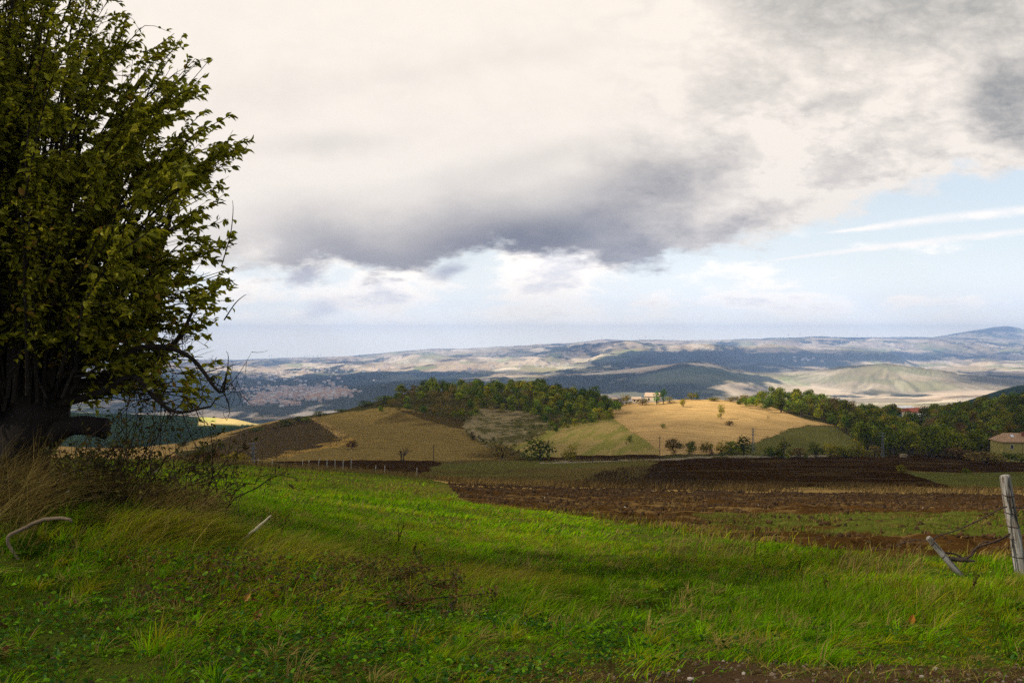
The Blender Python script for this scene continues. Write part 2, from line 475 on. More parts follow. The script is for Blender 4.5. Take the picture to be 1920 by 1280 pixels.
class MB:
    """collects geometry, builds ONE mesh object"""
    def __init__(s):
        s.V = []; s.Q = []; s.T = []; s.C = []; s.MQ = []; s.MT = []; s.n = 0

    def add(s, V, Q=None, T=None, col=(.5, .5, .5), mi=0):
        V = np.asarray(V, float).reshape(-1, 3)
        s.V.append(V)
        if Q is not None and len(Q):
            Q = np.asarray(Q, int).reshape(-1, 4); s.Q.append(Q + s.n); s.MQ.append(np.full(len(Q), mi))
        if T is not None and len(T):
            T = np.asarray(T, int).reshape(-1, 3); s.T.append(T + s.n); s.MT.append(np.full(len(T), mi))
        c = np.asarray(col, float)
        s.C.append(np.broadcast_to(c, (len(V), 3)))
        s.n += len(V)
        return s

    def tube(s, pts, rad, sides=6, col=(.5, .5, .5), mi=0, cap=True):
        P = np.asarray(pts, float); n = len(P)
        rad = np.broadcast_to(np.asarray(rad, float), (n,))
        t = np.gradient(P, axis=0); t /= np.linalg.norm(t, axis=1)[:, None] + 1e-9
        ref = np.where(np.abs(t[:, 2:3]) > .9, np.array([[1., 0, 0]]), np.array([[0, 0, 1.]]))
        u = np.cross(t, ref); u /= np.linalg.norm(u, axis=1)[:, None] + 1e-9
        for i in range(1, n):                    # keep the frame from flipping
            if np.dot(u[i], u[i - 1]) < 0: u[i] = -u[i]
        w = np.cross(t, u)
        a = np.arange(sides) * 2 * math.pi / sides
        V = P[:, None] + rad[:, None, None] * (np.cos(a)[None, :, None] * u[:, None] + np.sin(a)[None, :, None] * w[:, None])
        i = np.arange(n - 1)[:, None] * sides; k = np.arange(sides)[None]; k2 = (k + 1) % sides
        Q = np.stack([i + k, i + k2, i + sides + k2, i + sides + k], -1).reshape(-1, 4)
        V = V.reshape(-1, 3); T = []
        if cap:
            V = np.vstack([V, P[0], P[-1]]); nn = n * sides
            for kk in range(sides):
                T.append((nn, (kk + 1) % sides, kk)); T.append((nn + 1, (n - 1) * sides + kk, (n - 1) * sides + (kk + 1) % sides))
        return s.add(V, Q, T, col, mi)

    def box(s, x0, x1, y0, y1, z0, z1, col=(.5, .5, .5), mi=0):
        V = [(x, y, z) for z in (z0, z1) for y in (y0, y1) for x in (x0, x1)]
        return s.add(V, [(0, 2, 3, 1), (4, 5, 7, 6), (0, 1, 5, 4), (2, 6, 7, 3), (0, 4, 6, 2), (1, 3, 7, 5)], None, col, mi)

    def mesh(s, name, mats, smooth=False):
        V = np.vstack(s.V)
        Q = np.vstack(s.Q) if s.Q else np.zeros((0, 4), int)
        T = np.vstack(s.T) if s.T else np.zeros((0, 3), int)
        me = bpy.data.meshes.new(name)
        me.vertices.add(len(V)); me.vertices.foreach_set('co', V.astype(np.float32).ravel())
        nl = Q.size + T.size; me.loops.add(nl)
        me.loops.foreach_set('vertex_index', np.concatenate([Q.ravel(), T.ravel()]).astype(np.int32))
        st = np.concatenate([np.arange(len(Q)) * 4, Q.size + np.arange(len(T)) * 3]).astype(np.int32)
        me.polygons.add(len(st)); me.polygons.foreach_set('loop_start', st)
        if len(mats) > 1:
            mi = np.concatenate([np.concatenate(s.MQ) if s.MQ else np.zeros(0), np.concatenate(s.MT) if s.MT else np.zeros(0)])
            me.polygons.foreach_set('material_index', mi.astype(np.int32))
        me.polygons.foreach_set('use_smooth', np.full(len(st), smooth))
        a = me.attributes.new('col', 'FLOAT_COLOR', 'POINT')
        C = np.ones((len(V), 4), np.float32); C[:, :3] = np.vstack(s.C)
        a.data.foreach_set('color', C.ravel())
        for m_ in mats: me.materials.append(m_)
        me.update(); me.validate()
        return me

    def build(s, name, mats, parent=None, smooth=False):
        if not isinstance(mats, (list, tuple)): mats = [mats]
        o = bpy.data.objects.new(name, s.mesh(name, mats, smooth))
        COLL.link(o)
        if parent is not None: o.parent = parent
        return o


def newmat(name):
    m = bpy.data.materials.new(name); m.use_nodes = True
    nt = m.node_tree; nt.nodes.clear()
    b = NB(nt)
    out = b.node('ShaderNodeOutputMaterial')
    return m, b, out


def attr_col(b, name='col'):
    n = b.node('ShaderNodeAttribute'); n.attribute_name = name
    return n


def plant_mat(name, transl=0.35, vary=0.0, gloss=0.0):
    """leafy matter: colour from the mesh, part of the light passes through"""
    m, b, out = newmat(name)
    c = attr_col(b).outputs['Color']
    if vary:
        oi = b.node('ShaderNodeObjectInfo')
        hs = b.node('ShaderNodeHueSaturation')
        b.link(b.add(.5 - vary * .022, b.mul(oi.outputs['Random'], vary * .05)), hs.inputs['Hue'])
        b.link(b.add(1 - vary * .35, b.mul(b.m('FRACT', b.mul(oi.outputs['Random'], 7.31)), vary * .7)), hs.inputs['Value'])
        b.link(c, hs.inputs['Color']); c = hs.outputs[0]
    d = b.node('ShaderNodeBsdfDiffuse'); b.link(c, d.inputs[0])
    t = b.node('ShaderNodeBsdfTranslucent'); b.link(c, t.inputs[0])
    mx = b.node('ShaderNodeMixShader'); mx.inputs[0].default_value = transl
    b.nt.links.new(d.outputs[0], mx.inputs[1]); b.nt.links.new(t.outputs[0], mx.inputs[2])
    res = mx.outputs[0]
    if gloss:
        g = b.node('ShaderNodeBsdfGlossy'); g.inputs['Roughness'].default_value = .45; g.inputs[0].default_value = (.8, .8, .8, 1)
        m2 = b.node('ShaderNodeMixShader'); m2.inputs[0].default_value = gloss
        b.nt.links.new(res, m2.inputs[1]); b.nt.links.new(g.outputs[0], m2.inputs[2]); res = m2.outputs[0]
    b.nt.links.new(res, out.inputs[0])
    return m


def rough_mat(name, col=None, rough=.85, nscale=8.0, namt=.35, bump=.3, bscale=None, stretch=(1, 1, 1), coord='Object'):
    """matte solid: colour (given or from the mesh) broken up by noise, with bump"""
    m, b, out = newmat(name)
    tc = b.node('ShaderNodeTexCoord')
    mp = b.node('ShaderNodeMapping'); mp.inputs['Scale'].default_value = stretch
    b.nt.links.new(tc.outputs[coord], mp.inputs[0])
    n = b.noise(mp.outputs[0], nscale, 6, .6)
    c = (*col, 1) if col is not None else attr_col(b).outputs['Color']
    f = b.add(1 - namt, b.mul(n, 2 * namt))
    cc = b.mix(1.0, c, b.vec(f, f, f), 'MULTIPLY')
    p = b.node('ShaderNodeBsdfPrincipled')
    b.link(cc, p.inputs['Base Color']); p.inputs['Roughness'].default_value = rough
    p.inputs['Specular IOR Level'].default_value = .25
    if bump:
        bn = b.node('ShaderNodeBump'); bn.inputs['Strength'].default_value = bump; bn.inputs['Distance'].default_value = .02
        b.link(b.noise(mp.outputs[0], bscale or nscale * 2, 6, .65), bn.inputs['Height'])
        b.nt.links.new(bn.outputs[0], p.inputs['Normal'])
    b.nt.links.new(p.outputs[0], out.inputs[0])
    return m

# ------------------------------------------------------------------ ground colours (albedo; far wood bands also carry cloud shade)
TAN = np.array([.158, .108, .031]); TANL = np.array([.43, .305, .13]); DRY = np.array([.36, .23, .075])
SOIL = np.array([.026, .0125, .0035]); SOIL2 = np.array([.052, .026, .0075])
PLOUGH = np.array([.075, .050, .019]); GRN = np.array([.052, .085, .010]); OLIVE = np.array([.13, .105, .022])
Z_TAN = [(585, 784), (640, 774), (700, 766), (760, 766), (800, 776), (885, 790), (870, 812), (895, 828), (960, 848), (990, 860), (800, 866), (500, 866), (470, 862), (560, 845), (650, 822)]
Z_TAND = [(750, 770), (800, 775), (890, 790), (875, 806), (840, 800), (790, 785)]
Z_PLOUGH = [(400, 830), (450, 800), (520, 785), (585, 782), (650, 822), (560, 848), (490, 862), (400, 862)]
Z_GOLD1 = [(650, 818), (668, 822), (640, 834), (540, 856), (505, 862), (520, 853), (600, 835)]
Z_GOLD2 = [(580, 782), (600, 786), (650, 812), (655, 822), (640, 822)]
Z_GOLD3 = [(330, 838), (400, 818), (455, 798), (520, 784), (525, 789), (460, 806), (400, 828), (330, 848)]
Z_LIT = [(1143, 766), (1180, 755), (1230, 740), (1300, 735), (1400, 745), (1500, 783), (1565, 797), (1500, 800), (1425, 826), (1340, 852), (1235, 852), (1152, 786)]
Z_GRNC = [(950, 838), (1040, 803), (1140, 781), (1152, 786), (1235, 842), (1235, 853), (1000, 857)]
Z_GRNR = [(1335, 853), (1425, 824), (1500, 798), (1562, 799), (1600, 822), (1605, 850), (1400, 854)]
Z_SCRUB = [(868, 800), (890, 765), (1000, 770), (1050, 800), (960, 838), (935, 852), (890, 825)]
Z_STRIP = [(1030, 857), (1232, 852), (1245, 857), (1090, 866), (1030, 864), (940, 863)]
Z_DARKL = [(505, 863), (800, 863), (830, 868), (775, 895), (700, 895), (560, 880)]
Z_DARKR = [(1235, 862), (1500, 855), (1640, 855), (1700, 850), (1850, 857), (1990, 858), (1990, 887), (1690, 882), (1770, 907), (1790, 914), (1700, 916), (1350, 913), (1190, 905)]
Z_GRNP = [(1690, 883), (1990, 888), (1990, 912), (1800, 912), (1760, 905)]
Z_NEARSOIL = [(838, 906), (1000, 912), (1150, 916), (1500, 925), (1800, 926), (2000, 932), (2300, 935), (2300, 1050), (1700, 1046), (1500, 1028), (1320, 1004), (1200, 984), (1060, 962), (900, 945), (865, 935)]
Z_SOILGREEN = [(1290, 962), (1500, 962), (2300, 955), (2300, 1010), (1500, 1002), (1350, 992)]
Z_STRAW = [(810, 899), (1000, 902), (1150, 908), (1300, 916), (1600, 913), (2000, 916), (2000, 930), (1600, 926), (1300, 922), (1100, 916), (860, 910)]
Z_ROAD = [(1010, 866), (1180, 861), (1290, 857), (1390, 854), (1560, 853.5), (1560, 855.5), (1400, 856.5), (1300, 859.5), (1180, 864), (1010, 869)]
Z_BEHIND = [(60, 810), (330, 830), (330, 870), (60, 900)]


def zone(px, py, poly, lo=None):
    return inpoly(px, py, poly)


def ground_colour(X, Y, z):
    Yc = np.maximum(Y, 4.1)
    px = CX + F * X / Yc
    py = HZ - F * z / Yc
    w1 = (fbm(X / 9, Y / 9, 3, 61) - .5); w2 = (fbm(X / 9, Y / 9, 3, 62) - .5)
    wq = sstep(Y, 20, 60)
    qx = px + w1 * 26 * (1 - .6 * wq) + w2 * 10; qy = py + w2 * 5 * wq + w1 * 5 + (1 - wq) * w2 * 12
    n1 = fbm(X / 3.1, Y / 3.1, 4, 71); n2 = fbm(X / 17, Y / 17, 4, 72); n3 = fbm(X / 60, Y / 60, 4, 73); nf = fbm(X / .7, Y / .7, 3, 74)
    soil = np.zeros(X.shape)
    col = GRN * (1.0 + .7 * (n2[..., None] - .5))
    brown = np.array([.10, .066, .018])
    mixb = sstep(.55 * n1 + .45 * n2, .44, .62)[..., None]
    col = col * (1 - .45 * mixb) + brown * .45 * mixb
    # the upper meadow gets browner towards its crest
    up = (sstep(Y, 18, 45) * (Y < 330))[..., None]
    col = col * (1 - .40 * up) + (np.array([.125, .10, .020]) * (.6 + .8 * n1[..., None])) * .40 * up
    col = np.where((Y < 9)[..., None], col * .55 + brown * .2, col)
    mid = (Y > 116) & (Y < 340)
    mm = np.array([.11, .082, .024]) * (.65 + .7 * n2[..., None]); gg = np.array([.085, .095, .018])
    col = np.where(mid[..., None], mm * (1 - sstep(n3, .45, .6)[..., None] * .6) + gg * .6 * sstep(n3, .45, .6)[..., None], col)
    hill = (Y >= 300) & (Y < 700)
    woodfloor = np.array([.055, .048, .014]) * (.7 + .6 * n2[..., None])
    col = np.where(hill[..., None], woodfloor, col)

    def put(poly, c, rows=(116, 640), s=0.0, amt=1.0):
        nonlocal col, soil
        k = inpoly(qx, qy, poly) & (Y > rows[0]) & (Y < rows[1])
        c = np.asarray(c)
        c = np.broadcast_to(c, col.shape)
        a = (k * amt)[..., None]
        col = col * (1 - a) + c * a
        soil = np.where(k, s, soil)
    furrow = .5 + .5 * np.sin((X * .35 + Y * 1.0 + w2 * 6) * 1.3)
    fr = (.82 + .30 * furrow + .3 * (n1 - .5))[..., None]
    put(Z_BEHIND, DRY * (.75 + .5 * n1[..., None]), (120, 640))
    put(Z_TAN, TAN * fr * (1.30 - .78 * sstep(n3, .44, .62)[..., None]), s=.3)
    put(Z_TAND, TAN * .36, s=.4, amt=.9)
    put(Z_PLOUGH, PLOUGH * fr, s=.4)
    put(Z_GOLD1, DRY * np.array([1., .95, .7]) * (.45 + 1.0 * n1[..., None])); put(Z_GOLD2, DRY * (.45 + 1.0 * n1[..., None])); put(Z_GOLD3, DRY * (.7 + .5 * n1[..., None]))
    mot = sstep(.5 * n1 + .5 * n2, .42, .58)[..., None]
    put(Z_SCRUB, np.array([.085, .075, .022]) * (1 - mot) + np.array([.24, .185, .09]) * mot)
    nl = .5 * fbm((X * .8 + Y * .2) / 30, Y / 7, 4, 75) + .5 * fbm(X / 8, Y / 3, 4, 85)
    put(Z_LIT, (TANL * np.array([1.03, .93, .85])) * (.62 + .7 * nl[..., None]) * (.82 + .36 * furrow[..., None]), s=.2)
    st = sstep(fbm((X - Y * .35) / 4, (Y + X * .6) / 26, 4, 76), .4, .65)[..., None]
    put(Z_GRNC, np.array([.20, .18, .040]) * (1 - st) + np.array([.29, .21, .070]) * st)
    put(Z_GRNR, np.array([.10, .095, .024]) * (.8 + .4 * n2[..., None]))
    put(Z_STRIP, SOIL * 1.15, s=.8)
    put(Z_DARKL, SOIL * 1.15 * (.7 + .7 * n1[..., None]), (118, 330), s=1)
    dk = sstep(fbm(X / 14, Y / 5, 4, 81), .52, .72)[..., None] * .45
    put(Z_DARKR, SOIL * (.75 + .6 * n1[..., None]) * (1 - dk) + np.array([.085, .058, .022]) * dk, (96, 330), s=1)
    put(Z_GRNP, np.array([.085, .085, .02]) * (.7 + .6 * n1[..., None]), (75, 330))
    put(Z_ROAD, np.array([.22, .18, .12]) * (.75 + .5 * n1[..., None]), (180, 330))
    # tilled ground this side of the straw strip
    k = inpoly(qx, qy, Z_NEARSOIL) & (Y > 12) & (Y < 120)
    cl = (SOIL2 * (.45 + 1.1 * nf[..., None]))
    straw = (sstep(fbm(X / 2.2, Y / .8, 4, 79), .54, .70) * .5 * (px < 1750))[..., None]
    cl = cl * (1 - straw) + np.array([.21, .14, .05]) * straw
    gk = (inpoly(qx, qy + 6 * (n1 - .5), Z_SOILGREEN) * sstep(fbm(X / 5, Y / 1.6, 4, 80), .33, .52))[..., None] * .85
    cl = cl * (1 - gk) + np.array([.065, .082, .012]) * (.7 + .6 * nf[..., None]) * gk
    col = np.where(k[..., None], cl, col); soil = np.where(k, 1.0, soil)
    put(Z_STRAW, DRY * (.55 + .8 * n1[..., None]), (55, 130))
    # roadside: bare dirt with stones close to the camera, lower right
    dirt = (Y < 5.2) & (Y > -40)
    dm = sstep((4.70 + .05 * X + 1.7 * (n1 - .5) + .8 * (nf - .5)) - Y, -.08, .25) * sstep(X, -.6, .9)
    dm = np.where(Y < 2.5, 1.0, dm)
    dcol = np.array([.065, .040, .020]) * (.5 + 1.0 * nf[..., None]) * (.8 + .4 * n1[..., None])
    col = np.where(dirt[..., None], col * (1 - dm[..., None]) + dcol * dm[..., None], col); soil = np.where(dirt & (dm > .5), .6, soil)

    # ---------------- beyond the near hill
    far = Y > 640
    if np.any(far):
        w = fbm(X / 2500, Y / 2500, 4, 101); w5 = fbm(X / 700, Y / 1100, 5, 102); w6 = fbm(X / 180, Y / 330, 4, 103)
        th = .5
        rx = (X * math.cos(th) + Y * math.sin(th)) + (w5 - .5) * 500; ry = (-X * math.sin(th) + Y * math.cos(th)) + (w6 - .5) * 300
        h1, h2 = cells(rx / 210, ry / 420, 7)
        g1, g2 = cells(rx / 620 + 5, ry / 900, 27)
        pal = np.array([[.50, .40, .28], [.42, .32, .21], [.30, .24, .13], [.56, .47, .35], [.20, .22, .09], [.35, .26, .17], [.13, .10, .06], [.47, .37, .27]])
        pal = pal * 1.2
        fc = pal[np.clip((h1 * 8).astype(int), 0, 7)] * (.75 + .5 * w6[..., None])
        fc = fc * .7 + pal[np.clip((g1 * 8).astype(int), 0, 7)] * .3
        wood = np.array([.020, .032, .024])
        # how much wood: its blobs also darken the land where cloud shade falls
        w7 = fbm(X / 60, Y / 120, 4, 104)
        wd = .40 * w5 + .26 * w6 + .24 * w + .16 * w7 - .03
        thr = np.full(X.shape, .528)
        pyf = py

        def more(pxc, pyc, rx_, ry_, amt):
            nonlocal thr
            thr = thr - amt * np.exp(-((px - pxc) / rx_) ** 2 - ((pyf - pyc) / ry_) ** 2)
        more(1380, 672, 260, 15, .20); more(1620, 670, 170, 9, .20); more(1300, 712, 210, 24, .18); more(560, 742, 330, 42, .21)
        more(900, 718, 260, 20, .17); more(800, 735, 150, 18, .2); more(1240, 700, 130, 14, .10); more(1850, 712, 110, 14, .16); more(1660, 738, 260, 9, .13); more(1600, 720, 60, 10, .08)
        more(1110, 725, 100, 14, .06); more(560, 690, 130, 5, .05)
        more(700, 690, 260, 8, -.14); more(900, 676, 170, 10, -.12); more(1600, 706, 180, 14, -.08); more(1600, 650, 300, 10, -.10); more(1850, 682, 120, 14, -.10); more(950, 690, 200, 8, -.12)
        a = sstep(wd - thr, -.03, .045)[..., None] * .95
        hedge = sstep(np.abs(w6 - .5), .03, .0)[..., None] * .35
        fc = fc * (1 - hedge) + wood * 1.6 * hedge
        fc = fc * (1 - a) + wood * a
        # pale clay flanks of the pointed hill
        hx, hy = X - (1662 - CX) / F * 4900, Y - 4900
        d = np.sqrt((hx / np.where(hx < 0, 600, 860)) ** 2 + (hy / 800) ** 2) + .42 * (fbm(X / 300, Y / 420, 4, 79) - .5); ang = np.arctan2(hy, hx)
        onh = sstep(d, 1.2, .95)[..., None]
        stk = .5 * fbm(ang * 9 + 40, d * 1.8 + w6, 5, 111, .58) + .5 * w5
        sk = sstep(stk, .42, .60)[..., None]
        hc = np.array([.40, .34, .25]) * sk + np.array([.19, .165, .095]) * (1 - sk)
        gk2 = (sstep(d + .5 * (w7 - .5) - .10 * np.cos(ang - 2.6), .50, .25))[..., None]
        hc = hc * (1 - gk2 * .75) + np.array([.15, .155, .06]) * gk2 * .75
        fc = fc * (1 - onh * .66) + hc * .82 * onh * .66
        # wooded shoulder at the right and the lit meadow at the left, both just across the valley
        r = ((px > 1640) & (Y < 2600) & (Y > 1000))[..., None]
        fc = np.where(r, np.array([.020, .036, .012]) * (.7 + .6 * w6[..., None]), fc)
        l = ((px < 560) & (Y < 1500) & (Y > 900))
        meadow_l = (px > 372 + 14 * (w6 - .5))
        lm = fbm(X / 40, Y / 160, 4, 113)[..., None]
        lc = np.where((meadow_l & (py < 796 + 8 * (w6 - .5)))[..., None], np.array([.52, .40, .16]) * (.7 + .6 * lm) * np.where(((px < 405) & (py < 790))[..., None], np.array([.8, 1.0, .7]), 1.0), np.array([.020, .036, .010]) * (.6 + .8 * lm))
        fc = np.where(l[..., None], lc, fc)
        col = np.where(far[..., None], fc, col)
    return np.clip(col, .002, .8), soil


def build_ground():
    s = np.concatenate([np.linspace(-1.25, -.62, 50)[:-1], np.linspace(-.62, .62, 700), np.linspace(.62, 1.25, 50)[1:]])
    ge = lambda a, c, n: np.exp(np.linspace(math.log(a), math.log(c), n, endpoint=False))
    Y = np.concatenate([np.linspace(-22, 3, 14, endpoint=False), ge(3, 22, 120), ge(22, 130, 170), ge(130, 300, 130), np.linspace(300, 530, 230, endpoint=False),
                        ge(530, 1000, 30), ge(1000, 2600, 60), ge(2600, 21500, 350), [21500]])
    S, YY = np.meshgrid(s, Y)
    X = S * (YY + 25 + 12 * np.exp(-YY / 20))
    Z = zfun(X, YY)
    C, soil = ground_colour(X, YY, Z)
    lump = (fbm(X / .45, YY / .45, 3, 41) - .5) * .16 + (fbm(X / 1.1, YY / 1.1, 2, 42) - .5) * .22
    Z = Z + lump * (soil > .7) * (YY < 110) * sstep(YY, 10, 14)
    Z = Z + (fbm(X / .12, YY / .12, 3, 44) - .5) * .05 * (YY < 8)
    nr, nc = X.shape
    i = np.arange(nr - 1)[:, None] * nc; k = np.arange(nc - 1)[None]
    Q = np.stack([i + k, i + k + 1, i + nc + k + 1, i + nc + k], -1).reshape(-1, 4)
    m, b, out = newmat("ground")
    geo = b.node('ShaderNodeNewGeometry')
    P = geo.outputs['Position']
    c = attr_col(b).outputs['Color']
    so = attr_col(b, 'soil').outputs['Fac']
    f1 = b.noise(P, 9.0, 5, .7); f2 = b.noise(P, 1.1, 5, .65); f3 = b.noise(P, .06, 5, .6)
    cd = b.node('ShaderNodeCameraData')
    f = b.add(.25, b.mul(f1, .55), b.mul(f2, .6), b.mul(f3, .35))
    cc = b.mix(1.0, c, b.vec(f, f, f), 'MULTIPLY')
    p = b.node('ShaderNodeBsdfPrincipled'); b.link(cc, p.inputs['Base Color'])
    p.inputs['Roughness'].default_value = .95; p.inputs['Specular IOR Level'].default_value = .0
    bn = b.node('ShaderNodeBump'); bn.inputs['Distance'].default_value = .25
    b.link(b.add(.15, b.mul(so, .75)), bn.inputs['Strength'])
    b.link(b.add(b.mul(b.noise(P, 5, 4, .6), .4), b.noise(P, 1.6, 4, .6)), bn.inputs['Height'])
    b.nt.links.new(bn.outputs[0], p.inputs['Normal'])
    b.nt.links.new(p.outputs[0], out.inputs[0])
    mb = MB(); mb.add(np.stack([X, YY, Z], -1), Q, None, C.reshape(-1, 3))
    o = mb.build("ground", m, None, True)
    a = o.data.attributes.new('soil', 'FLOAT', 'POINT'); a.data.foreach_set('value', soil.ravel().astype(np.float32))
    tag(o, "ploughed fields, meadow and valley running out to distant hills", "ground", None, 'structure')
    return o


build_ground()


# ------------------------------------------------------------------ unseen cloud sheets added above the frame, shaped to throw the shade
def shade_at(px, py, X, Y):
    """shade laid out for this spot, used as thickness of the added cloud, 0..1"""
    n = fbm(X / 700, Y / 1100, 5, 201); nn = fbm(X / 220, Y / 420, 4, 202)
    far = .36 + (n - .5) * 3.6 + (nn - .5) * .9

    def bl(pxc, pyc, rx, ry, a):
        return a * np.exp(-((px - pxc) / rx) ** 2 - ((py - pyc) / ry) ** 2)
    far = far + .95 * sstep(py + (n - .5) * 30 + (nn - .5) * 12, 700, 716) * sstep(px + (n - .5) * 150, 1500, 1380)
    far = far + bl(1150, 692, 260, 10, .5) + bl(1330, 668, 230, 15, 1.1) + bl(1590, 668, 190, 10, 1.1) + bl(1860, 710, 110, 13, 1.2) + bl(880, 700, 160, 4, .5) + bl(560, 684, 160, 3, .4)
    far = far + bl(1740, 742, 180, 6, .8) + bl(1480, 690, 120, 14, .5)
    far = far - bl(700, 690, 330, 9, .9) - bl(980, 680, 200, 10, .55) - bl(1000, 655, 200, 8, .6) - bl(1640, 714, 200, 30, 1.25) - bl(1750, 690, 160, 8, .8) - bl(1500, 712, 90, 12, .9) - bl(1650, 648, 400, 8, .8)
    far = sstep(far, .34, .58)
    return far


def shade_sheet(name, h, x0, x1, y0, y1, step, dens, zland, label, lump, tlum, tmix):
    xs = np.arange(x0, x1 + step, step); ys = np.arange(y0, y1 + step, step)
    X, Y = np.meshgrid(xs, ys)
    up = h + lump * (.3 + .7 * fbm(X / (step * 14), Y / (step * 14), 4, 301))
    dn = h - lump * .25 * fbm(X / (step * 10), Y / (step * 10), 3, 302)

    def skin(H):
        zl = np.full(X.shape, zland)
        for _ in range(4):
            t = (H - zl) / sd.z
            gx, gy = X - sd.x * t, Y - sd.y * t
            zl = np.where(gy > 4, zfun(gx, np.maximum(gy, 4)), -2)
        return dens(gx, gy, zl)
    Du, Dd = skin(up), skin(dn)
    D = np.maximum(Du, Dd)
    nr, nc = X.shape
    i = np.arange(nr - 1)[:, None] * nc; k = np.arange(nc - 1)[None]
    Q = np.stack([i + k, i + k + 1, i + nc + k + 1, i + nc + k], -1).reshape(-1, 4)
    keep = np.maximum.reduce([D.ravel()[Q[:, j]] for j in range(4)]) > .01
    Q = Q[keep]
    N = nr * nc
    edges = {}
    V = np.concatenate([np.stack([X, Y, up], -1).reshape(-1, 3), np.stack([X, Y, dn], -1).reshape(-1, 3)])
    used = np.unique(np.concatenate([Q.ravel(), Q.ravel() + N])); remap = np.full(2 * N, -1); remap[used] = np.arange(len(used))
    V = V[used]; Dv = np.concatenate([Du.ravel(), Dd.ravel()])[used]
    Q2 = np.vstack([remap[Q], remap[Q[:, ::-1] + N]])
    # side walls close the rim
    E = np.concatenate([Q[:, [0, 1]], Q[:, [1, 2]], Q[:, [2, 3]], Q[:, [3, 0]]])
    key = np.minimum(E[:, 0], E[:, 1]) * (2 * N) + np.maximum(E[:, 0], E[:, 1])
    u, idx, cnt = np.unique(key, return_index=True, return_counts=True)
    B = E[idx[cnt == 1]]
    W = np.stack([B[:, 1], B[:, 0], B[:, 0] + N, B[:, 1] + N], -1)
    Q2 = np.vstack([Q2, remap[W]])
    m, b, out = newmat(name)
    a = attr_col(b, 'dens').outputs['Fac']
    tr = b.node('ShaderNodeBsdfTransparent'); df = b.node('ShaderNodeBsdfDiffuse'); tl = b.node('ShaderNodeBsdfTranslucent')
    df.inputs[0].default_value = (.9, .9, .9, 1); tl.inputs[0].default_value = (tlum, tlum, tlum, 1)
    m1 = b.node('ShaderNodeMixShader'); m1.inputs[0].default_value = tmix
    b.nt.links.new(df.outputs[0], m1.inputs[1]); b.nt.links.new(tl.outputs[0], m1.inputs[2])
    m2 = b.node('ShaderNodeMixShader')
    b.link(a, m2.inputs[0]); b.nt.links.new(tr.outputs[0], m2.inputs[1]); b.nt.links.new(m1.outputs[0], m2.inputs[2])
    b.nt.links.new(m2.outputs[0], out.inputs[0])
    mb = MB(); mb.add(V, Q2)
    o = mb.build(name, m, None, True)
    at_ = o.data.attributes.new('dens', 'FLOAT', 'POINT')
    at_.data.foreach_set('value', (1 - np.sqrt(np.clip(1 - Dv, 0, 1))).astype(np.float32))   # two skins make up the thickness
    tag(o, label, "cloud", None, 'stuff')
    return o


def dens_near(gx, gy, gz):
    Yc = np.maximum(gy, 5.0)
    px = CX + F * gx / Yc; py = np.where(gy > 4, HZ - F * gz / Yc, 1300)
    n = fbm(gx / 90, gy / 120, 4, 211)

    def bl(pxc, pyc, rx, ry, a, p=2):
        r = np.sqrt(((px - pxc) / rx) ** 2 + ((py - pyc) / ry) ** 2)
        return a * sstep(r + (n - .5) * .7, 1.15, .45)
    inhill = (gy > 300) & (gy < 700)
    gap = np.zeros(gx.shape)  # holes shaped so the sun reaches chosen fields and the near meadow
    soft = fbm(gx / 45, gy / 70, 4, 213)
    for pxc, pyc, rx, ry, a in [(1370, 762, 185, 32, 1.0), (1250, 748, 110, 26, 1.0), (1350, 786, 180, 40, .30), (1500, 752, 170, 44, .85), (1100, 800, 120, 34, .30), (720, 776, 120, 20, .20), (820, 800, 60, 14, .10),
                                (900, 745, 170, 40, .28), (1680, 800, 260, 60, .20)]:
        gap = np.maximum(gap, bl(pxc, pyc, rx, ry, a) * inhill)
    gap = np.clip(gap * (.78 + .6 * (soft - .3)), 0, 1)
    gap = np.maximum(gap, ((gy > 900) & (gy < 1650) & (px < 600) & (px > 370) & (py < 803)) * 1.0)
    near = (gy < 115)
    gap = np.maximum(gap, near * (.06 + .18 * sstep(px, 150, 650) + .52 * sstep(gy, 4.8, 8.0) * sstep(gy, 90, 25) * sstep(px, 330, 700)) * sstep(gy, 100, 40))
    D = 1 - gap
    edge = sstep(gy, 2300, 2000) * sstep(gy, -400, -150) * sstep(np.abs(gx), 2300, 1700)
    return np.clip(D * edge, 0, 1)


def dens_far(gx, gy, gz):
    Yc = np.maximum(gy, 5.0)
    px = CX + F * gx / Yc; py = HZ - F * gz / Yc
    D = shade_at(px, py, gx, gy)
    return np.clip(D * sstep(gy, 1900, 2400) * sstep(gy, 14500, 12800) * sstep(np.abs(gx / Yc), .95, .75), 0, 1) * .97


H1, H2 = 900.0, 4900.0
shade_sheet("near_shade_cloud", H1, -3300, 1000, -700, 2050, 22, dens_near, -30, "unseen low cloud sheet added to shade the near fields", 90, .72, .66)
shade_sheet("far_shade_cloud", H2, -14500, 5800, 200, 12500, 75, dens_far, -290, "unseen high cloud sheet added to shade the distant hills", 260, .95, .88)

# ------------------------------------------------------------------ haze
def build_haze():
    mb = MB()
    mb.box(-30000, 30000, -1500, 21900, -760, 390)
    m, b, out = newmat("haze")
    v = b.node('ShaderNodeVolumePrincipled')
    v.inputs['Color'].default_value = (.36, .56, .99, 1)
    v.inputs['Density'].default_value = 7.2e-5
    v.inputs['Density Attribute'].default_value = ""
    v.inputs['Color Attribute'].default_value = ""
    v.inputs['Temperature Attribute'].default_value = ""
    v.inputs['Anisotropy'].default_value = 0.0
    b.nt.links.new(v.outputs[0], out.inputs['Volume'])
    m.cycles.homogeneous_volume = True
    o = mb.build("haze", m)
    tag(o, "pale blue haze lying over the whole valley", "haze", None, 'stuff')


build_haze()
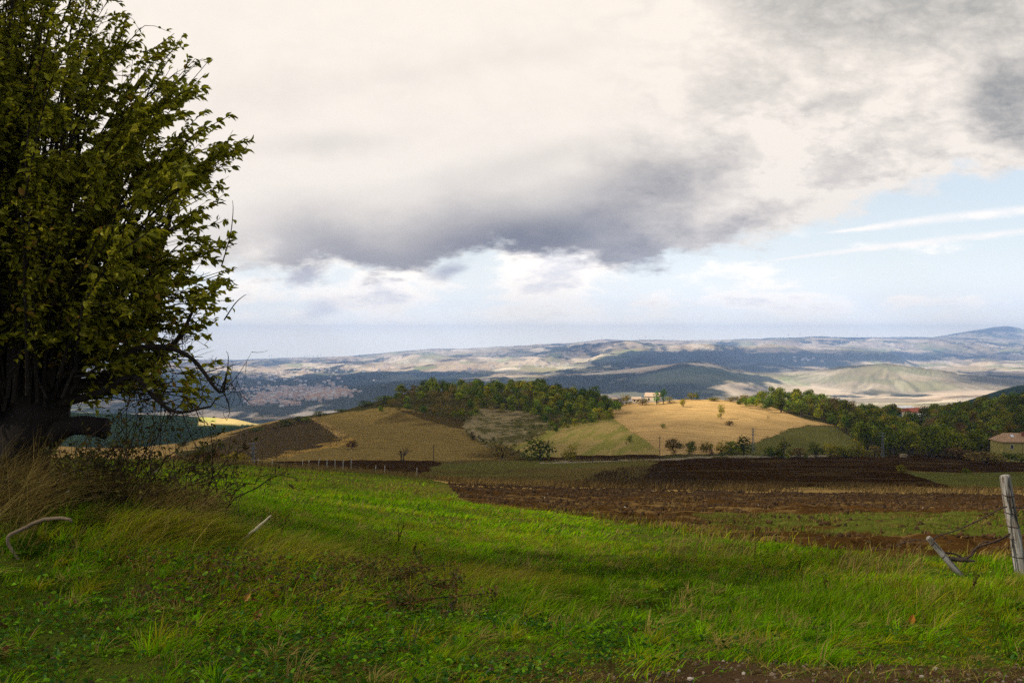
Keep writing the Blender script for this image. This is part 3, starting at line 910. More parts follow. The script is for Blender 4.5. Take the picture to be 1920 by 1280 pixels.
# ------------------------------------------------------------------ grasses (nobody could count them)
rng = np.random.default_rng(7)
GRASS = plant_mat("grass_blade", .42)
DRYG = plant_mat("dry_grass_blade", .30)
LEAFM = plant_mat("leaf", .36, 0, .012)
BARK = rough_mat("bark", None, .95, 14, .4, .8, 30, (1, 1, .35))
WEED = plant_mat("weed", .25)


def blades(mb, P, h, w, lean, col, segs=3, yaw=None, curl=.55):
    """grass blades: P base points (n,3), heights, widths, lean vectors (n,2)"""
    n = len(P)
    if n == 0: return
    yaw = rng.uniform(0, 2 * math.pi, n) if yaw is None else yaw
    wv = np.stack([np.cos(yaw), np.sin(yaw), np.zeros(n)], -1) * (np.asarray(w) / 2)[:, None]
    ts = np.linspace(0, 1, segs + 1)
    prof = [1, .85, .55, .3, .2]
    L = np.linalg.norm(lean, axis=1)
    rows = []
    for k, t in enumerate(ts):
        c = P.copy()
        c[:, :2] += lean * (h * t ** 1.7)[:, None]
        c[:, 2] += h * t * (1 - curl * np.clip(L, 0, 1.3) * t * .62) - .01
        if k < segs:
            rows.append(c - wv * prof[k]); rows.append(c + wv * prof[k])
        else:
            rows.append(c)
    m = 2 * segs + 1
    V = np.stack(rows, 1).reshape(-1, 3)
    base = np.arange(n)[:, None] * m
    Q = np.concatenate([base + np.array([[2 * k, 2 * k + 1, 2 * k + 3, 2 * k + 2]]) for k in range(segs - 1)]) if segs > 1 else None
    T = base + np.array([[2 * segs - 2, 2 * segs - 1, 2 * segs]])
    mb.add(V, Q, T, np.repeat(col, m, 0))


def leaves(mb, P, d, nrm, ln, wd, col):
    """pointed oval leaves folded along the midrib: P stalk points, d direction, nrm normal"""
    n = len(P)
    if n == 0: return
    d = d / (np.linalg.norm(d, axis=1)[:, None] + 1e-9)
    s = np.cross(d, nrm); s /= np.linalg.norm(s, axis=1)[:, None] + 1e-9
    u = np.cross(s, d)
    ln = np.asarray(ln)[:, None]; wd = np.asarray(wd)[:, None]
    k = rng.uniform(-.25, .5, n)[:, None]
    b0 = P; mid = P + d * ln * .5 - u * ln * .04
    tip = P + d * ln - u * ln * .18 * (1 + k)
    l1 = P + d * ln * .28 + s * wd * .44 + u * wd * .16; l2 = P + d * ln * .62 + s * wd * .40 + u * wd * .10
    r1 = P + d * ln * .28 - s * wd * .44 + u * wd * .16; r2 = P + d * ln * .62 - s * wd * .40 + u * wd * .10
    V = np.stack([b0, l1, l2, tip, r2, r1, mid], 1).reshape(-1, 3)
    base = np.arange(n)[:, None] * 7
    Q = np.concatenate([base + np.array([[0, 6, 2, 1]]), base + np.array([[0, 5, 4, 6]])])
    T = np.concatenate([base + np.array([[6, 3, 2]]), base + np.array([[6, 4, 3]])])
    mb.add(V, Q, T, np.repeat(col, 7, 0))


def scatter(n, y0, y1, smax=.74, pw=1.0):
    """points spread evenly in plan over the wedge the place shows"""
    Y = np.sqrt(rng.uniform(y0 ** 2, y1 ** 2, n))
    X = rng.uniform(-smax, smax, n) * (Y + .6)
    return X, Y


def pix(X, Y):
    z = zfun(X, Y)
    return CX + F * X / Y, HZ - F * z / Y, z


MEADOW_X = [(-400, 880), (0, 868), (300, 862), (420, 868), (500, 874), (620, 884), (700, 890), (800, 903), (845, 925), (870, 945), (1000, 954), (1200, 982), (1320, 1003), (1500, 1028), (1700, 1046), (1920, 1050), (2400, 1050)]
_mx = np.array(MEADOW_X, float)


def meadow_edge(px):
    return np.interp(px, _mx[:, 0], _mx[:, 1])


def dirt_mask(X, Y):
    n1 = fbm(X / 3.1, Y / 3.1, 4, 71); nf = fbm(X / .7, Y / .7, 3, 74)
    return sstep((4.70 + .05 * X + 1.7 * (n1 - .5) + .8 * (nf - .5)) - Y, -.08, .25) * sstep(X, -.6, .9)


def palette(names, idx, var):
    c = np.array(names)[idx]
    return np.clip(c * (1 + var[:, None]), .003, .8)


G_MID = (.118, .255, .002); G_BRIGHT = (.19, .36, .003); G_DEEP = (.030, .095, .002); G_YEL = (.27, .265, .008)
G_STRAW = (.30, .23, .065); G_BROWN = (.12, .075, .018); G_RED = (.13, .052, .014)


def build_grass():
    mb = MB()
    # --- near, fine
    def layer(n, y0, y1, h0, h1, w0, w1, segs, smax=.72, lean0=.55):
        X, Y = scatter(n, y0, y1, smax)
        px, py, z = pix(X, Y)
        A = fbm(X / 1.4, Y / 1.4, 4, 401); B = fbm(X / .45, Y / .45, 3, 402); Cn = fbm(X / 4.5, Y / 4.5, 3, 403); D = fbm(X / 2.2 + 9, Y / 2.2, 3, 404)
        keep = (py > meadow_edge(px) + 6 * (B - .5))
        keep &= rng.uniform(0, 1, n) > dirt_mask(X, Y) * .97 * (Y < 5.6)
        # thin brown weedy ground on the left bank
        weedy = np.exp(-((px - 400) / 440) ** 2 - ((py - 1110) / 72) ** 2) * sstep(A + .3 * (B - .5), .31, .47)
        weedy = np.maximum(weedy, np.exp(-((px - 640) / 120) ** 2 - ((py - 1085) / 42) ** 2))
        keep &= rng.uniform(0, 1, n) > .80 * weedy
        keep &= rng.uniform(0, 1, n) > .5 * sstep(B, .5, .34) * (Y < 14)
        X, Y, px, py, z, A, B, Cn, D, weedy = [q[keep] for q in (X, Y, px, py, z, A, B, Cn, D, weedy)]
        n = len(X)
        tuft = sstep(A, .40, .66)
        h = (h0 + (h1 - h0) * tuft) * rng.uniform(.55, 1.25, n)
        lowb = sstep(Y, 6.2, 4.6)
        h *= 1 - .45 * lowb
        w = rng.uniform(w0, w1, n)
        bank = np.exp(-((py - (1020 + (px - 400) * .14)) / 38) ** 2) * sstep(px, 1150, 900)      # long windswept fringe along the bank
        h *= 1 + .9 * bank
        lean = np.stack([lean0 * (0.8 + .9 * Cn) + rng.normal(0, .42, n) + .45 * bank, rng.normal(0, .40, n) - .12], -1)
        u = rng.uniform(0, 1, n)
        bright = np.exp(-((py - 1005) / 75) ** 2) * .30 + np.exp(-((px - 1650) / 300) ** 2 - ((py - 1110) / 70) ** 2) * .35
        p_str = .03 + .08 * sstep(D, .45, .65) + .14 * bank + .10 * weedy
        p_yel = .08 + .22 * sstep(D, .42, .62) + .30 * bank
        p_brn = .04 + .20 * weedy + .22 * sstep(Y, 22, 45) + .10 * sstep(D, .58, .7)
        idx = np.where(u < p_str, 4, np.where(u < p_str + p_yel, 3, np.where(u < p_str + p_yel + p_brn, 5, 0)))
        v = rng.uniform(0, 1, n)
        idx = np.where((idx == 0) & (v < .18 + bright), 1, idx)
        idx = np.where((idx == 0) & (v > .62 + .2 * Cn), 2, idx)
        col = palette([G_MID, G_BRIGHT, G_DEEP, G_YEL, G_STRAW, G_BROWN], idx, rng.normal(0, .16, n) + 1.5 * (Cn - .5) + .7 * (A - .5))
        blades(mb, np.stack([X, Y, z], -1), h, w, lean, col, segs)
    layer(170000, 3.6, 9.0, .06, .17, .004, .008, 3)
    # tufts that fan out and bend over in the wind
    def tufts(nt, y0, y1, per, h0, h1, w0, w1, spread):
        X, Y = scatter(nt, y0, y1, .72)
        px, py, z = pix(X, Y)
        D = fbm(X / 2.2 + 9, Y / 2.2, 3, 404); A = fbm(X / 1.4, Y / 1.4, 4, 401)
        bank = np.exp(-((py - (1020 + (px - 400) * .14)) / 42) ** 2) * sstep(px, 1200, 900)
        k = (py > meadow_edge(px) + 8) & (rng.uniform(0, 1, nt) < np.clip(.30 + .9 * sstep(A, .40, .62) + .6 * bank, 0, 1)) & ((Y > 5.6) | (dirt_mask(X, Y) < .35))
        X, Y, px, py, z, D, bank = [q[k] for q in (X, Y, px, py, z, D, bank)]
        n = len(X)
        hs = rng.uniform(h0, h1, n) * (1 + .6 * bank); wx = rng.uniform(.15, .95, n) + .35 * bank; kind = rng.uniform(0, 1, n)
        ci = np.where(kind < .46, 0, np.where(kind < .66, 1, np.where(kind < .74, 2, np.where(kind < .92 - .12 * (D < .5), 3, 4))))
        tone = rng.normal(0, .20, n)
        i = np.repeat(np.arange(n), per); m = len(i)
        a = rng.uniform(0, 2 * math.pi, m); r = np.abs(rng.normal(0, spread, m))
        bx, by = X[i] + np.cos(a) * r, Y[i] + np.sin(a) * r
        lean = np.stack([wx[i] + np.cos(a) * .55 + rng.normal(0, .2, m), np.sin(a) * .55 + rng.normal(0, .2, m) - .1], -1)
        h = hs[i] * rng.uniform(.5, 1.15, m)
        cidx = np.where(rng.uniform(0, 1, m) < .12, 4, ci[i])
        blades(mb, np.stack([bx, by, zfun(bx, by)], -1), h, rng.uniform(w0, w1, m), lean, palette([G_MID, G_BRIGHT, G_DEEP, G_YEL, G_STRAW], cidx, rng.normal(0, .12, m) + tone[i]), 3, curl=.8)
    tufts(2400, 3.7, 9, 42, .09, .21, .004, .0085, .045)
    tufts(3000, 8.5, 18, 22, .09, .20, .008, .014, .07)
    tufts(3000, 17, 40, 12, .10, .22, .016, .03, .12)
    layer(120000, 8.5, 17, .06, .15, .006, .012, 2)
    layer(105000, 16, 36, .07, .17, .012, .024, 2)
    layer(95000, 34, 118, .10, .26, .03, .07, 1, .62)
    o = mb.build("grass", GRASS)
    tag(o, "lush green meadow grass with yellowing blades leaning in the wind", "grass", None, 'stuff')

    # --- low broad leaves between the blades: clover, dock, dead leaves
    mb = MB()
    n = 95000
    X, Y = scatter(n, 3.6, 10.5, .72)
    px, py, z = pix(X, Y)
    A = fbm(X / 1.4, Y / 1.4, 4, 401); B = fbm(X / .6, Y / .6, 3, 412); D = fbm(X / 2.2 + 9, Y / 2.2, 3, 404)
    weedy = np.exp(-((px - 400) / 440) ** 2 - ((py - 1110) / 72) ** 2) * sstep(A, .30, .46)
    weedy = np.maximum(weedy, np.exp(-((px - 640) / 120) ** 2 - ((py - 1085) / 42) ** 2))
    lowp = sstep(py, 1130, 1200) * sstep(px, 1500, 1100) * sstep(B, .42, .55)
    p = np.clip(weedy * .95 + lowp * .85 + .10, 0, 1) * (1 - .9 * dirt_mask(X, Y) * (Y < 5.6))
    k = rng.uniform(0, 1, n) < p
    X, Y, z, weedy, B = X[k], Y[k], z[k], weedy[k], B[k]; n = len(X)
    u = rng.uniform(0, 1, n)
    brown = u < .68 * weedy + .06
    idx = np.where(brown, np.where(rng.uniform(0, 1, n) < .25, 6, 5), np.where(rng.uniform(0, 1, n) < .3, 0, 2))
    col = palette([G_MID, G_BRIGHT, G_DEEP, G_YEL, G_STRAW, (.075, .048, .015), G_RED], idx, rng.normal(0, .22, n))
    hh = rng.uniform(.0, .11, n) * (.5 + weedy)
    d = rng.normal(0, 1, (n, 3)); d[:, 2] = np.abs(d[:, 2]) * .5
    nr = rng.normal(0, .5, (n, 3)); nr[:, 2] = 1
    ln = rng.uniform(.018, .045, n)
    leaves(mb, np.stack([X, Y, z + hh + .01], -1), d, nr, ln, ln * .62, col)
    o = mb.build("ground_cover", LEAFM)
    tag(o, "low broad leaved weeds and clover, partly withered brown", "ground cover", None, 'stuff')

    # --- dry pale grass: windswept strands by the tree, straw strips along the field edges
    mb = MB()
    def tuft_group(n, px0, py0, px1, py1, Y0, hmin, hmax, lx, spread, w=.006, cols=(G_STRAW, (.20, .14, .045), (.13, .085, .026))):
        px = rng.uniform(px0, px1, n); py = py0 + (py1 - py0) * (px - px0) / max(px1 - px0, 1)
        Y = Y0 + rng.normal(0, spread, n)
        X = (px - CX) / F * Y
        z = zfun(X, Y)
        h = rng.uniform(hmin, hmax, n)
        lean = np.stack([lx + rng.normal(0, .32, n), rng.normal(0, .25, n)], -1)
        col = palette(list(cols), rng.integers(0, len(cols), n), rng.normal(0, .18, n))
        blades(mb, np.stack([X, Y, z], -1), h, np.full(n, w), lean, col, 3, curl=.75)
    tuft_group(1500, -120, 0, 60, 0, 7.7, .35, .95, .95, .45, .006)
    tuft_group(500, -60, 0, 95, 0, 8.3, .4, 1.05, .7, .3, .005)
    tuft_group(1100, 225, 0, 390, 0, 8.2, .2, .62, 1.0, .5, .006)
    tuft_group(900, 90, 0, 300, 0, 8.6, .2, .60, .7, .4, .006, ((.10, .075, .022), (.075, .07, .015), (.13, .085, .026)))
    tuft_group(500, 420, 0, 900, 0, 7.6, .12, .30, 1.0, 1.0, .006, (G_YEL, (.2, .17, .035), G_STRAW))
    tuft_group(260, 1560, 0, 1730, 0, 11.0, .25, .5, .35, .5, .007)
    tuft_group(260, 1240, 0, 1420, 0, 14.0, .2, .42, .45, 1.0, .01)
    for q in range(26):
        tuft_group(40, (c := rng.uniform(430, 1900)), 0, c + 30, 0, rng.uniform(5.5, 15), .18, .34, .6, .12, .006, (G_YEL, G_STRAW, (.10, .15, .012)))

    def strip(poly, n, h0, h1, w, lo, hi, cols, lx=.35):
        a = np.array(poly)
        px = rng.uniform(a[:, 0].min(), a[:, 0].max(), n * 3); Y = np.sqrt(rng.uniform(lo ** 2, hi ** 2, n * 3))
        X = (px - CX) / F * Y
        z = zfun(X, Y); py = HZ - F * z / Y
        m = fbm(X / 3, Y / 3, 3, 431)
        k = inpoly(px, py, poly) & (rng.uniform(0, 1, n * 3) < .06 + 1.1 * sstep(m, .40, .62))
        X, Y, z, m = X[k][:n], Y[k][:n], z[k][:n], m[k][:n]
        nn = len(X)
        h = rng.uniform(h0, h1, nn) * (.55 + .9 * m)
        lean = np.stack([lx + rng.normal(0, .3, nn), rng.normal(0, .2, nn)], -1)
        blades(mb, np.stack([X, Y, z], -1), h, np.full(nn, w) * rng.uniform(.6, 1.4, nn), lean, palette(cols, rng.integers(0, len(cols), nn), rng.normal(0, .2, nn)), 2)
    straw = [(.25, .165, .055), (.19, .125, .04), (.12, .085, .03)]
    strip(Z_STRAW, 11000, .20, .70, .05, 50, 118, straw)
    strip([(500, 866), (620, 878), (700, 884), (840, 897), (870, 906), (800, 906), (690, 894), (600, 885), (480, 876), (300, 866), (300, 859)], 5000, .25, .65, .05, 80, 118, straw)
    strip([(300, 862), (1200, 880), (1200, 906), (820, 902), (700, 890)], 5000, .2, .5, .09, 118, 300, [(.12, .085, .026), (.16, .11, .04)])
    strip(Z_NEARSOIL, 15000, .04, .16, .02, 14, 100, [(.24, .16, .055), (.16, .10, .035)])
    strip(Z_SOILGREEN, 24000, .05, .14, .022, 14, 70, [(.07, .13, .006), (.10, .12, .012), (.14, .10, .03)])
    strip([(1240, 962), (1420, 975), (1420, 1000), (1240, 985)], 260, .15, .4, .012, 15, 34, [(.10, .06, .022), (.075, .045, .016)])
    strip([(1040, 858), (1560, 851), (1660, 852), (1660, 858), (1560, 856), (1250, 862), (1040, 868)], 5000, .25, .7, .12, 220, 330, [(.30, .22, .08), (.20, .17, .05), (.12, .11, .03)])
    strip(Z_GOLD1, 3000, .3, .8, .16, 260, 420, straw); strip(Z_GOLD2, 2500, .3, .8, .18, 330, 520, straw)
    def fringe(line, n, h0, h1, w, jit, cols, lo=14, hi=540):
        L_ = np.array(line, float); s = np.concatenate([[0], np.cumsum(np.hypot(*np.diff(L_, axis=0).T))])
        K = np.array([at(np.interp(q, s, L_[:, 0]), np.interp(q, s, L_[:, 1]), lo, hi) for q in np.linspace(0, s[-1], 26)])
        u = rng.uniform(0, 25, n)
        X = np.interp(u, np.arange(26), K[:, 0]) + rng.normal(0, jit, n); Y = np.interp(u, np.arange(26), K[:, 1]) + rng.normal(0, jit, n)
        m = fbm(X / (2 + jit * 3), Y / (2 + jit * 3), 3, 441)
        k = rng.uniform(0, 1, n) < sstep(m, .30, .60)
        X, Y, m = X[k], Y[k], m[k]; c = len(X)
        lean = np.stack([.3 + rng.normal(0, .35, c), rng.normal(0, .25, c)], -1)
        blades(mb, np.stack([X, Y, zfun(X, Y)], -1), rng.uniform(h0, h1, c) * (.4 + 1.1 * m), np.full(c, w) * rng.uniform(.6, 1.4, c), lean, palette(cols, rng.integers(0, len(cols), c), rng.normal(0, .22, c)), 2)
    mixd = [(.20, .15, .05), (.17, .14, .035), (.24, .17, .06), (.28, .20, .07)]
    fringe([(1152, 787), (1195, 815), (1235, 850)], 700, .2, .6, .12, 1.5, mixd, 300)
    fringe([(1340, 851), (1425, 826), (1500, 800), (1562, 798)], 1500, .3, .8, .15, .8, mixd, 300)
    fringe([(960, 836), (1040, 804), (1145, 782)], 1500, .3, .9, .15, 1.0, mixd, 300)
    fringe([(870, 812), (895, 828), (960, 848), (990, 860)], 1200, .3, .9, .15, 1.0, mixd, 280)
    fringe([(1230, 862), (1200, 880), (1190, 905)], 900, .3, .8, .09, .8, mixd, 90, 300)
    fringe([(845, 925), (870, 945), (1000, 954), (1200, 982), (1320, 1003), (1500, 1028)], 1500, .10, .30, .012, .35, [G_STRAW, G_YEL, (.10, .20, .006), (.12, .08, .02)], 11, 60)
    fringe([(1500, 1028), (1700, 1046), (1920, 1050), (2100, 1050)], 800, .10, .32, .010, .3, [G_STRAW, G_YEL, (.10, .20, .006), (.12, .08, .02)], 9, 30)
    o = mb.build("dry_grass", DRYG)
    tag(o, "pale dry grass strands along field edges and round the tree", "dry grass", None, 'stuff')

    # --- rank brown stalks at the far edge of the tilled ground
    mb = MB()
    strip([(1130, 885), (1230, 870), (1300, 892), (1340, 918), (1250, 922), (1140, 915), (1090, 905)], 4200, .35, 1.0, .06, 70, 200, [(.060, .036, .018), (.045, .026, .014), (.09, .06, .028)], .2)
    strip([(1040, 900), (1500, 912), (1500, 925), (1040, 912)], 4000, .3, .9, .05, 60, 110, [(.08, .05, .022), (.14, .09, .035)], .25)
    o = mb.build("rank_weeds", WEED)
    tag(o, "dark brown rank weeds on the bank beside the ploughed field", "weeds", None, 'stuff')

    # --- stones and crumbs of the roadside
    mb = MB()
    ico = np.array([(0, 0, 1), (.89, 0, .45), (.28, .85, .45), (-.72, .53, .45), (-.72, -.53, .45), (.28, -.85, .45), (.72, .53, -.45), (-.28, .85, -.45), (-.89, 0, -.45), (-.28, -.85, -.45), (.72, -.53, -.45), (0, 0, -1)])
    icf = [(0, 1, 2), (0, 2, 3), (0, 3, 4), (0, 4, 5), (0, 5, 1), (1, 6, 2), (2, 7, 3), (3, 8, 4), (4, 9, 5), (5, 10, 1), (2, 6, 7), (3, 7, 8), (4, 8, 9), (5, 9, 10), (1, 10, 6), (6, 11, 7), (7, 11, 8), (8, 11, 9), (9, 11, 10), (10, 11, 6)]
    X, Y = scatter(9000, 3.6, 6.2, .72)
    k = (rng.uniform(0, 1, len(X)) < dirt_mask(X, Y) * .9)
    X, Y = X[k], Y[k]; z = zfun(X, Y)
    for i in range(len(X)):
        r = .003 + .012 * rng.uniform() ** 3
        c = (.36, .31, .25) if rng.uniform() < .05 else ((.17, .125, .08) if rng.uniform() < .5 else (.09, .06, .035))
        mb.add(ico * r * rng.uniform(.6, 1.2, 3) * rng.uniform(.8, 1.2, (12, 1)) + (X[i], Y[i], z[i] + r * .3), None, icf, np.array(c) * rng.uniform(.7, 1.2))
    o = mb.build("gravel", rough_mat("stone", None, .9, 40, .25, .3))
    tag(o, "loose gravel and crumbs of earth along the roadside edge", "gravel", None, 'stuff')
    # flattened dead straw over the dirt
    mb = MB()
    X, Y = scatter(26000, 3.6, 6.0, .72)
    k = rng.uniform(0, 1, len(X)) < dirt_mask(X, Y) * sstep(fbm(X / .5, Y / .5, 3, 451), .36, .6)
    X, Y = X[k], Y[k]; n = len(X)
    blades(mb, np.stack([X, Y, zfun(X, Y) + .01], -1), rng.uniform(.03, .11, n), np.full(n, .004), rng.normal(0, 1.3, (n, 2)), palette([G_STRAW, (.16, .10, .035), (.10, .06, .022), (.08, .15, .006)], rng.integers(0, 4, n), rng.normal(0, .2, n)), 2, curl=1.4)
    o = mb.build("dead_straw", DRYG)
    tag(o, "flattened dead straw and sprigs scattered over the roadside dirt", "straw", None, 'stuff')
    # clods and pale stones in the tilled field
    mb = MB()
    Y = np.sqrt(rng.uniform(14 ** 2, 105 ** 2, 26000)); X = rng.uniform(-.12, .62, 26000) * Y
    px, py, z = pix(X, Y)
    k = inpoly(px, py, Z_NEARSOIL) & ~(inpoly(px, py, Z_SOILGREEN) & (rng.uniform(0, 1, len(X)) < .6))
    for x, y, zz in zip(X[k], Y[k], z[k]):
        r = (.03 + .05 * rng.uniform() ** 2) * (.6 + y / 60)
        stone = rng.uniform() < .005
        c = np.array([.42, .36, .28]) if stone else SOIL2 * rng.uniform(.5, 1.3)
        mb.add(ico * r * (.6 if stone else 1) * rng.uniform(.6, 1.4, 3) * rng.uniform(.75, 1.25, (12, 1)) + (x, y, zz + r * .2), None, icf, c)
    o = mb.build("soil_clods", rough_mat("clod", None, .98, 9, .4, .5))
    tag(o, "crumbled dark clods of the tilled field with straw between", "soil", None, 'stuff')


build_grass()
# ------------------------------------------------------------------ the big wind-blown tree at the left
def bez(p0, p1, p2, n):
    t = np.linspace(0, 1, n)[:, None]
    return (1 - t) ** 2 * np.asarray(p0) + 2 * t * (1 - t) * np.asarray(p1) + t * t * np.asarray(p2)


def wp(px, py, Y):
    """a point at distance Y on the sight line of a photo pixel"""
    return np.array([(px - CX) / F * Y, Y, -(py - HZ) / F * Y])


CROWN = [(-700, -500), (40, -420), (130, -190), (190, -60), (240, 5), (262, 45), (300, 28), (330, 48), (352, 60), (395, 108), (400, 150), (392, 205), (440, 205), (462, 235), (474, 285), (430, 330), (428, 372), (440, 430),
         (446, 500), (440, 560), (415, 640), (395, 660), (432, 690), (415, 740), (400, 770), (330, 778), (270, 742), (215, 735), (190, 770), (120, 790), (60, 760), (-50, 780), (-700, 800)]


def build_tree():
    root = empty("wind_blown_tree", wp(15, 925, 9.0))
    tag(root, "big dark leafy tree with a thick leaning trunk at the left edge", "tree")
    base = np.array(root.location)
    L = lambda p: np.asarray(p) - base
    r = np.random.default_rng(21)
    # trunk: bulging pollard bole, leaning to the right and forking
    mb = MB()

    def lumpy_tube(pts, rad, sides, amp, seed):
        m2 = MB(); m2.tube(pts, rad, sides)
        V = m2.V[0].copy(); P = np.asarray(pts)
        n = len(P)
        for i in range(n):
            s = slice(i * sides, (i + 1) * sides)
            d = V[s] - P[i]
            k = fbm(np.arange(sides) * 1.3 + seed, np.full(sides, i * .55), 3, seed) - .5
            V[s] = P[i] + d * (1 + amp * 2 * k)[:, None]
        mb.add(V, m2.Q[0], m2.T[0], np.array([.017, .0125, .009]))
    tp = np.array([L(wp(-5, 985, 9.0)), L(wp(5, 940, 9.0)), L(wp(22, 890, 9.0)), L(wp(42, 845, 9.0)), L(wp(62, 800, 9.02)), L(wp(75, 760, 9.05)), L(wp(85, 715, 9.1)), L(wp(92, 665, 9.15)), L(wp(98, 600, 9.2))])
    lumpy_tube(bez_chain(tp, 4), np.interp(np.linspace(0, 1, 33), [0, .12, .35, .55, .7, .85, 1], [.42, .34, .29, .29, .26, .15, .05]), 14, .22, 3)
    tp2 = np.array([L(wp(10, 860, 9.0)), L(wp(-10, 800, 9.0)), L(wp(-60, 740, 9.0)), L(wp(-110, 660, 9.05)), L(wp(-140, 560, 9.1))])
    lumpy_tube(bez_chain(tp2, 4), np.interp(np.linspace(0, 1, 17), [0, .4, 1], [.26, .2, .06]), 12, .2, 9)
    mb.build("trunk", BARK, root, True)
    mb = MB()
    lp = np.array([L(wp(40, 866, 9.0)), L(wp(75, 836, 8.97)), L(wp(112, 806, 8.93)), L(wp(152, 797, 8.9)), L(wp(198, 803, 8.88))])
    lumpy_tube(bez_chain(lp, 4), np.interp(np.linspace(0, 1, 17), [0, .3, .6, 1], [.20, .135, .095, .105]), 12, .16, 5)
    o = mb.build("cut_limb", BARK, root, True); o['label'] = "thick dark limb sawn off short"
    # main boughs
    boughs = [[(92, 700), (150, 640), (190, 540), (215, 420), (235, 290)], [(80, 740), (180, 715), (262, 690), (330, 640), (372, 560)], [(95, 690), (120, 560), (120, 420), (118, 260), (140, 110)],
              [(100, 760), (190, 735), (250, 705), (290, 745), (330, 772), (395, 762)], [(85, 690), (60, 560), (30, 420), (0, 280), (-10, 120)], [(150, 660), (220, 600), (280, 520), (320, 400), (345, 280)],
              [(-60, 740), (-110, 600), (-140, 420), (-150, 240), (-140, 60)], [(215, 715), (240, 690), (243, 660), (300, 650), (360, 672), (412, 735), (425, 700)]]
    brr = []
    for i, pl in enumerate(boughs):
        Y = 9.0 + r.uniform(-.7, .9)
        P = np.array([L(wp(q[0], q[1], 9.0 + (Y - 9.0) * k / (len(pl) - 1))) for k, q in enumerate(pl)])
        mb = MB(); P = bez_chain(P, 5)
        mb.tube(P, np.linspace(.085 if i not in (3, 7) else .045, .009, len(P)), 7, (.030, .022, .015))
        mb.build("branch", BARK, root, True); brr.append(P)
    # whips and leaves
    tw = MB(); lv = MB()
    poly = CROWN
    P_, D_, N_, L_, C_ = [], [], [], [], []

    def inside(pt):
        q = pt + base
        return inpoly(np.array([CX + F * q[0] / q[1]]), np.array([HZ - F * q[2] / q[1]]), poly)[0]

    def leaf_on(pts, dens, size, jit=.05, lowbias=False):
        seg = np.diff(pts, axis=0); sl = np.linalg.norm(seg, axis=1); tot = sl.sum()
        n = r.poisson(tot * dens)
        if n == 0: return
        cum = np.concatenate([[0], np.cumsum(sl)])
        s = r.uniform(.0, 1, n) * tot
        i = np.clip(np.searchsorted(cum, s) - 1, 0, len(sl) - 1)
        f = ((s - cum[i]) / sl[i])[:, None]
        p = pts[i] * (1 - f) + pts[i + 1] * f
        q = p + base
        px = CX + F * q[:, 0] / q[:, 1]; py = HZ - F * q[:, 2] / q[:, 1]
        k = inpoly(px + r.normal(0, 6, n), py + r.normal(0, 6, n), poly)
        # airy gaps: upper left and clumps through the crown
        g = fbm(px / 46 + 3, py / 46, 3, 510)
        k &= r.uniform(0, 1, n) < np.clip(.40 + 3.4 * (g - .36), .10, 1)
        airy = np.exp(-((px - 120) / 170) ** 2 - ((py + 0) / 130) ** 2)
        k &= r.uniform(0, 1, n) > .62 * airy
        k &= r.uniform(0, 1, n) > .35 * sstep(py, 680, 770) * sstep(px, 200, 260)
        p, px, py = p[k], px[k], py[k]; n = len(p)
        t = seg[i[k]] / sl[i[k]][:, None]
        d = t * .35 + r.normal(0, .55, (n, 3)) + np.array([.75, 0, -.12])       # combed to the right by the wind
        nr = r.normal(0, .6, (n, 3)) + np.array([0, -.25, .9])
        P_.append(p); D_.append(d); N_.append(nr); L_.append(r.uniform(.60, 1.25, n) * size * (1 - .18 * sstep(py, 300, 0)))
        u = r.uniform(0, 1, n)
        low = sstep(py, 250, 700)
        cols = np.array([(.16, .165, .008), (.225, .225, .010), (.30, .28, .014), (.38, .33, .022), (.32, .18, .02)])
        idx = np.where(u < .40 - .18 * low, 0, np.where(u < .72 - .20 * low, 1, np.where(u < .955 - .13 * low, 2, np.where(u < .99 - .03 * low, 3, 4))))
        C_.append(cols[idx] * (1 + r.normal(0, .2, (n, 1))))

    nw = 600
    for w in range(nw):
        # start on the pollard head, end at the outline or inside the crown
        for _ in range(60):
            ex = r.uniform(-420, 480); ey = r.uniform(-420, 760)
            if inpoly(np.array([ex]), np.array([ey]), poly)[0]: break
        sx = np.clip(-100 + (ex + 420) / 900 * 240 + r.normal(0, 36), -180, 140)
        sy = 752 - .45 * max(0, sx - 40) + r.normal(0, 18)
        if ey > 560: sx = min(sx, ex - r.uniform(60, 160)); sy = min(sy, ey + r.uniform(-40, 90))
        Y0 = 9.05 + r.normal(0, .22); Y1 = 9.1 + r.normal(0, .95) * np.clip((760 - ey) / 500, .35, 1)
        a = wp(sx, sy, Y0); c = wp(ex, ey, Y1)
        mid = a * .45 + c * .55; mid[2] += .16 * (c[2] - a[2]) + .05; mid[0] -= .22 * abs(c[0] - a[0]) + .10
        P = L(bez(a, mid, c, 9))
        P[1:-1] += r.normal(0, .025, (7, 3))
        ln = np.linalg.norm(np.diff(P, axis=0), axis=1).sum()
        tw.tube(P, np.linspace(.014 * min(1, ln / 2) + .004, .0026, 9), 4, (.022, .016, .010), cap=False)
        leaf_on(P[1:], 36, .080)
        # side twigs
        for q in range(int(ln * 5)):
            t = r.uniform(.25, 1.0); i = min(int(t * 8), 7); f = t * 8 - i
            p0 = P[i] * (1 - f) + P[i + 1] * f
            dr = P[i + 1] - P[i]; dr = dr / np.linalg.norm(dr)
            l = r.uniform(.16, .50) * (1.1 - .4 * t)
            p2 = p0 + (dr * .75 + r.normal(0, .42, 3) + np.array([.38, 0, .1])) * l
            if not inside(p2): continue
            S = bez(p0, p0 + (dr + np.array([0, 0, .3])) * l * .45, p2, 4)
            tw.tube(S, np.linspace(.0042, .0018, 4), 3, (.036, .026, .015), cap=False)
            leaf_on(S, 64, .077)
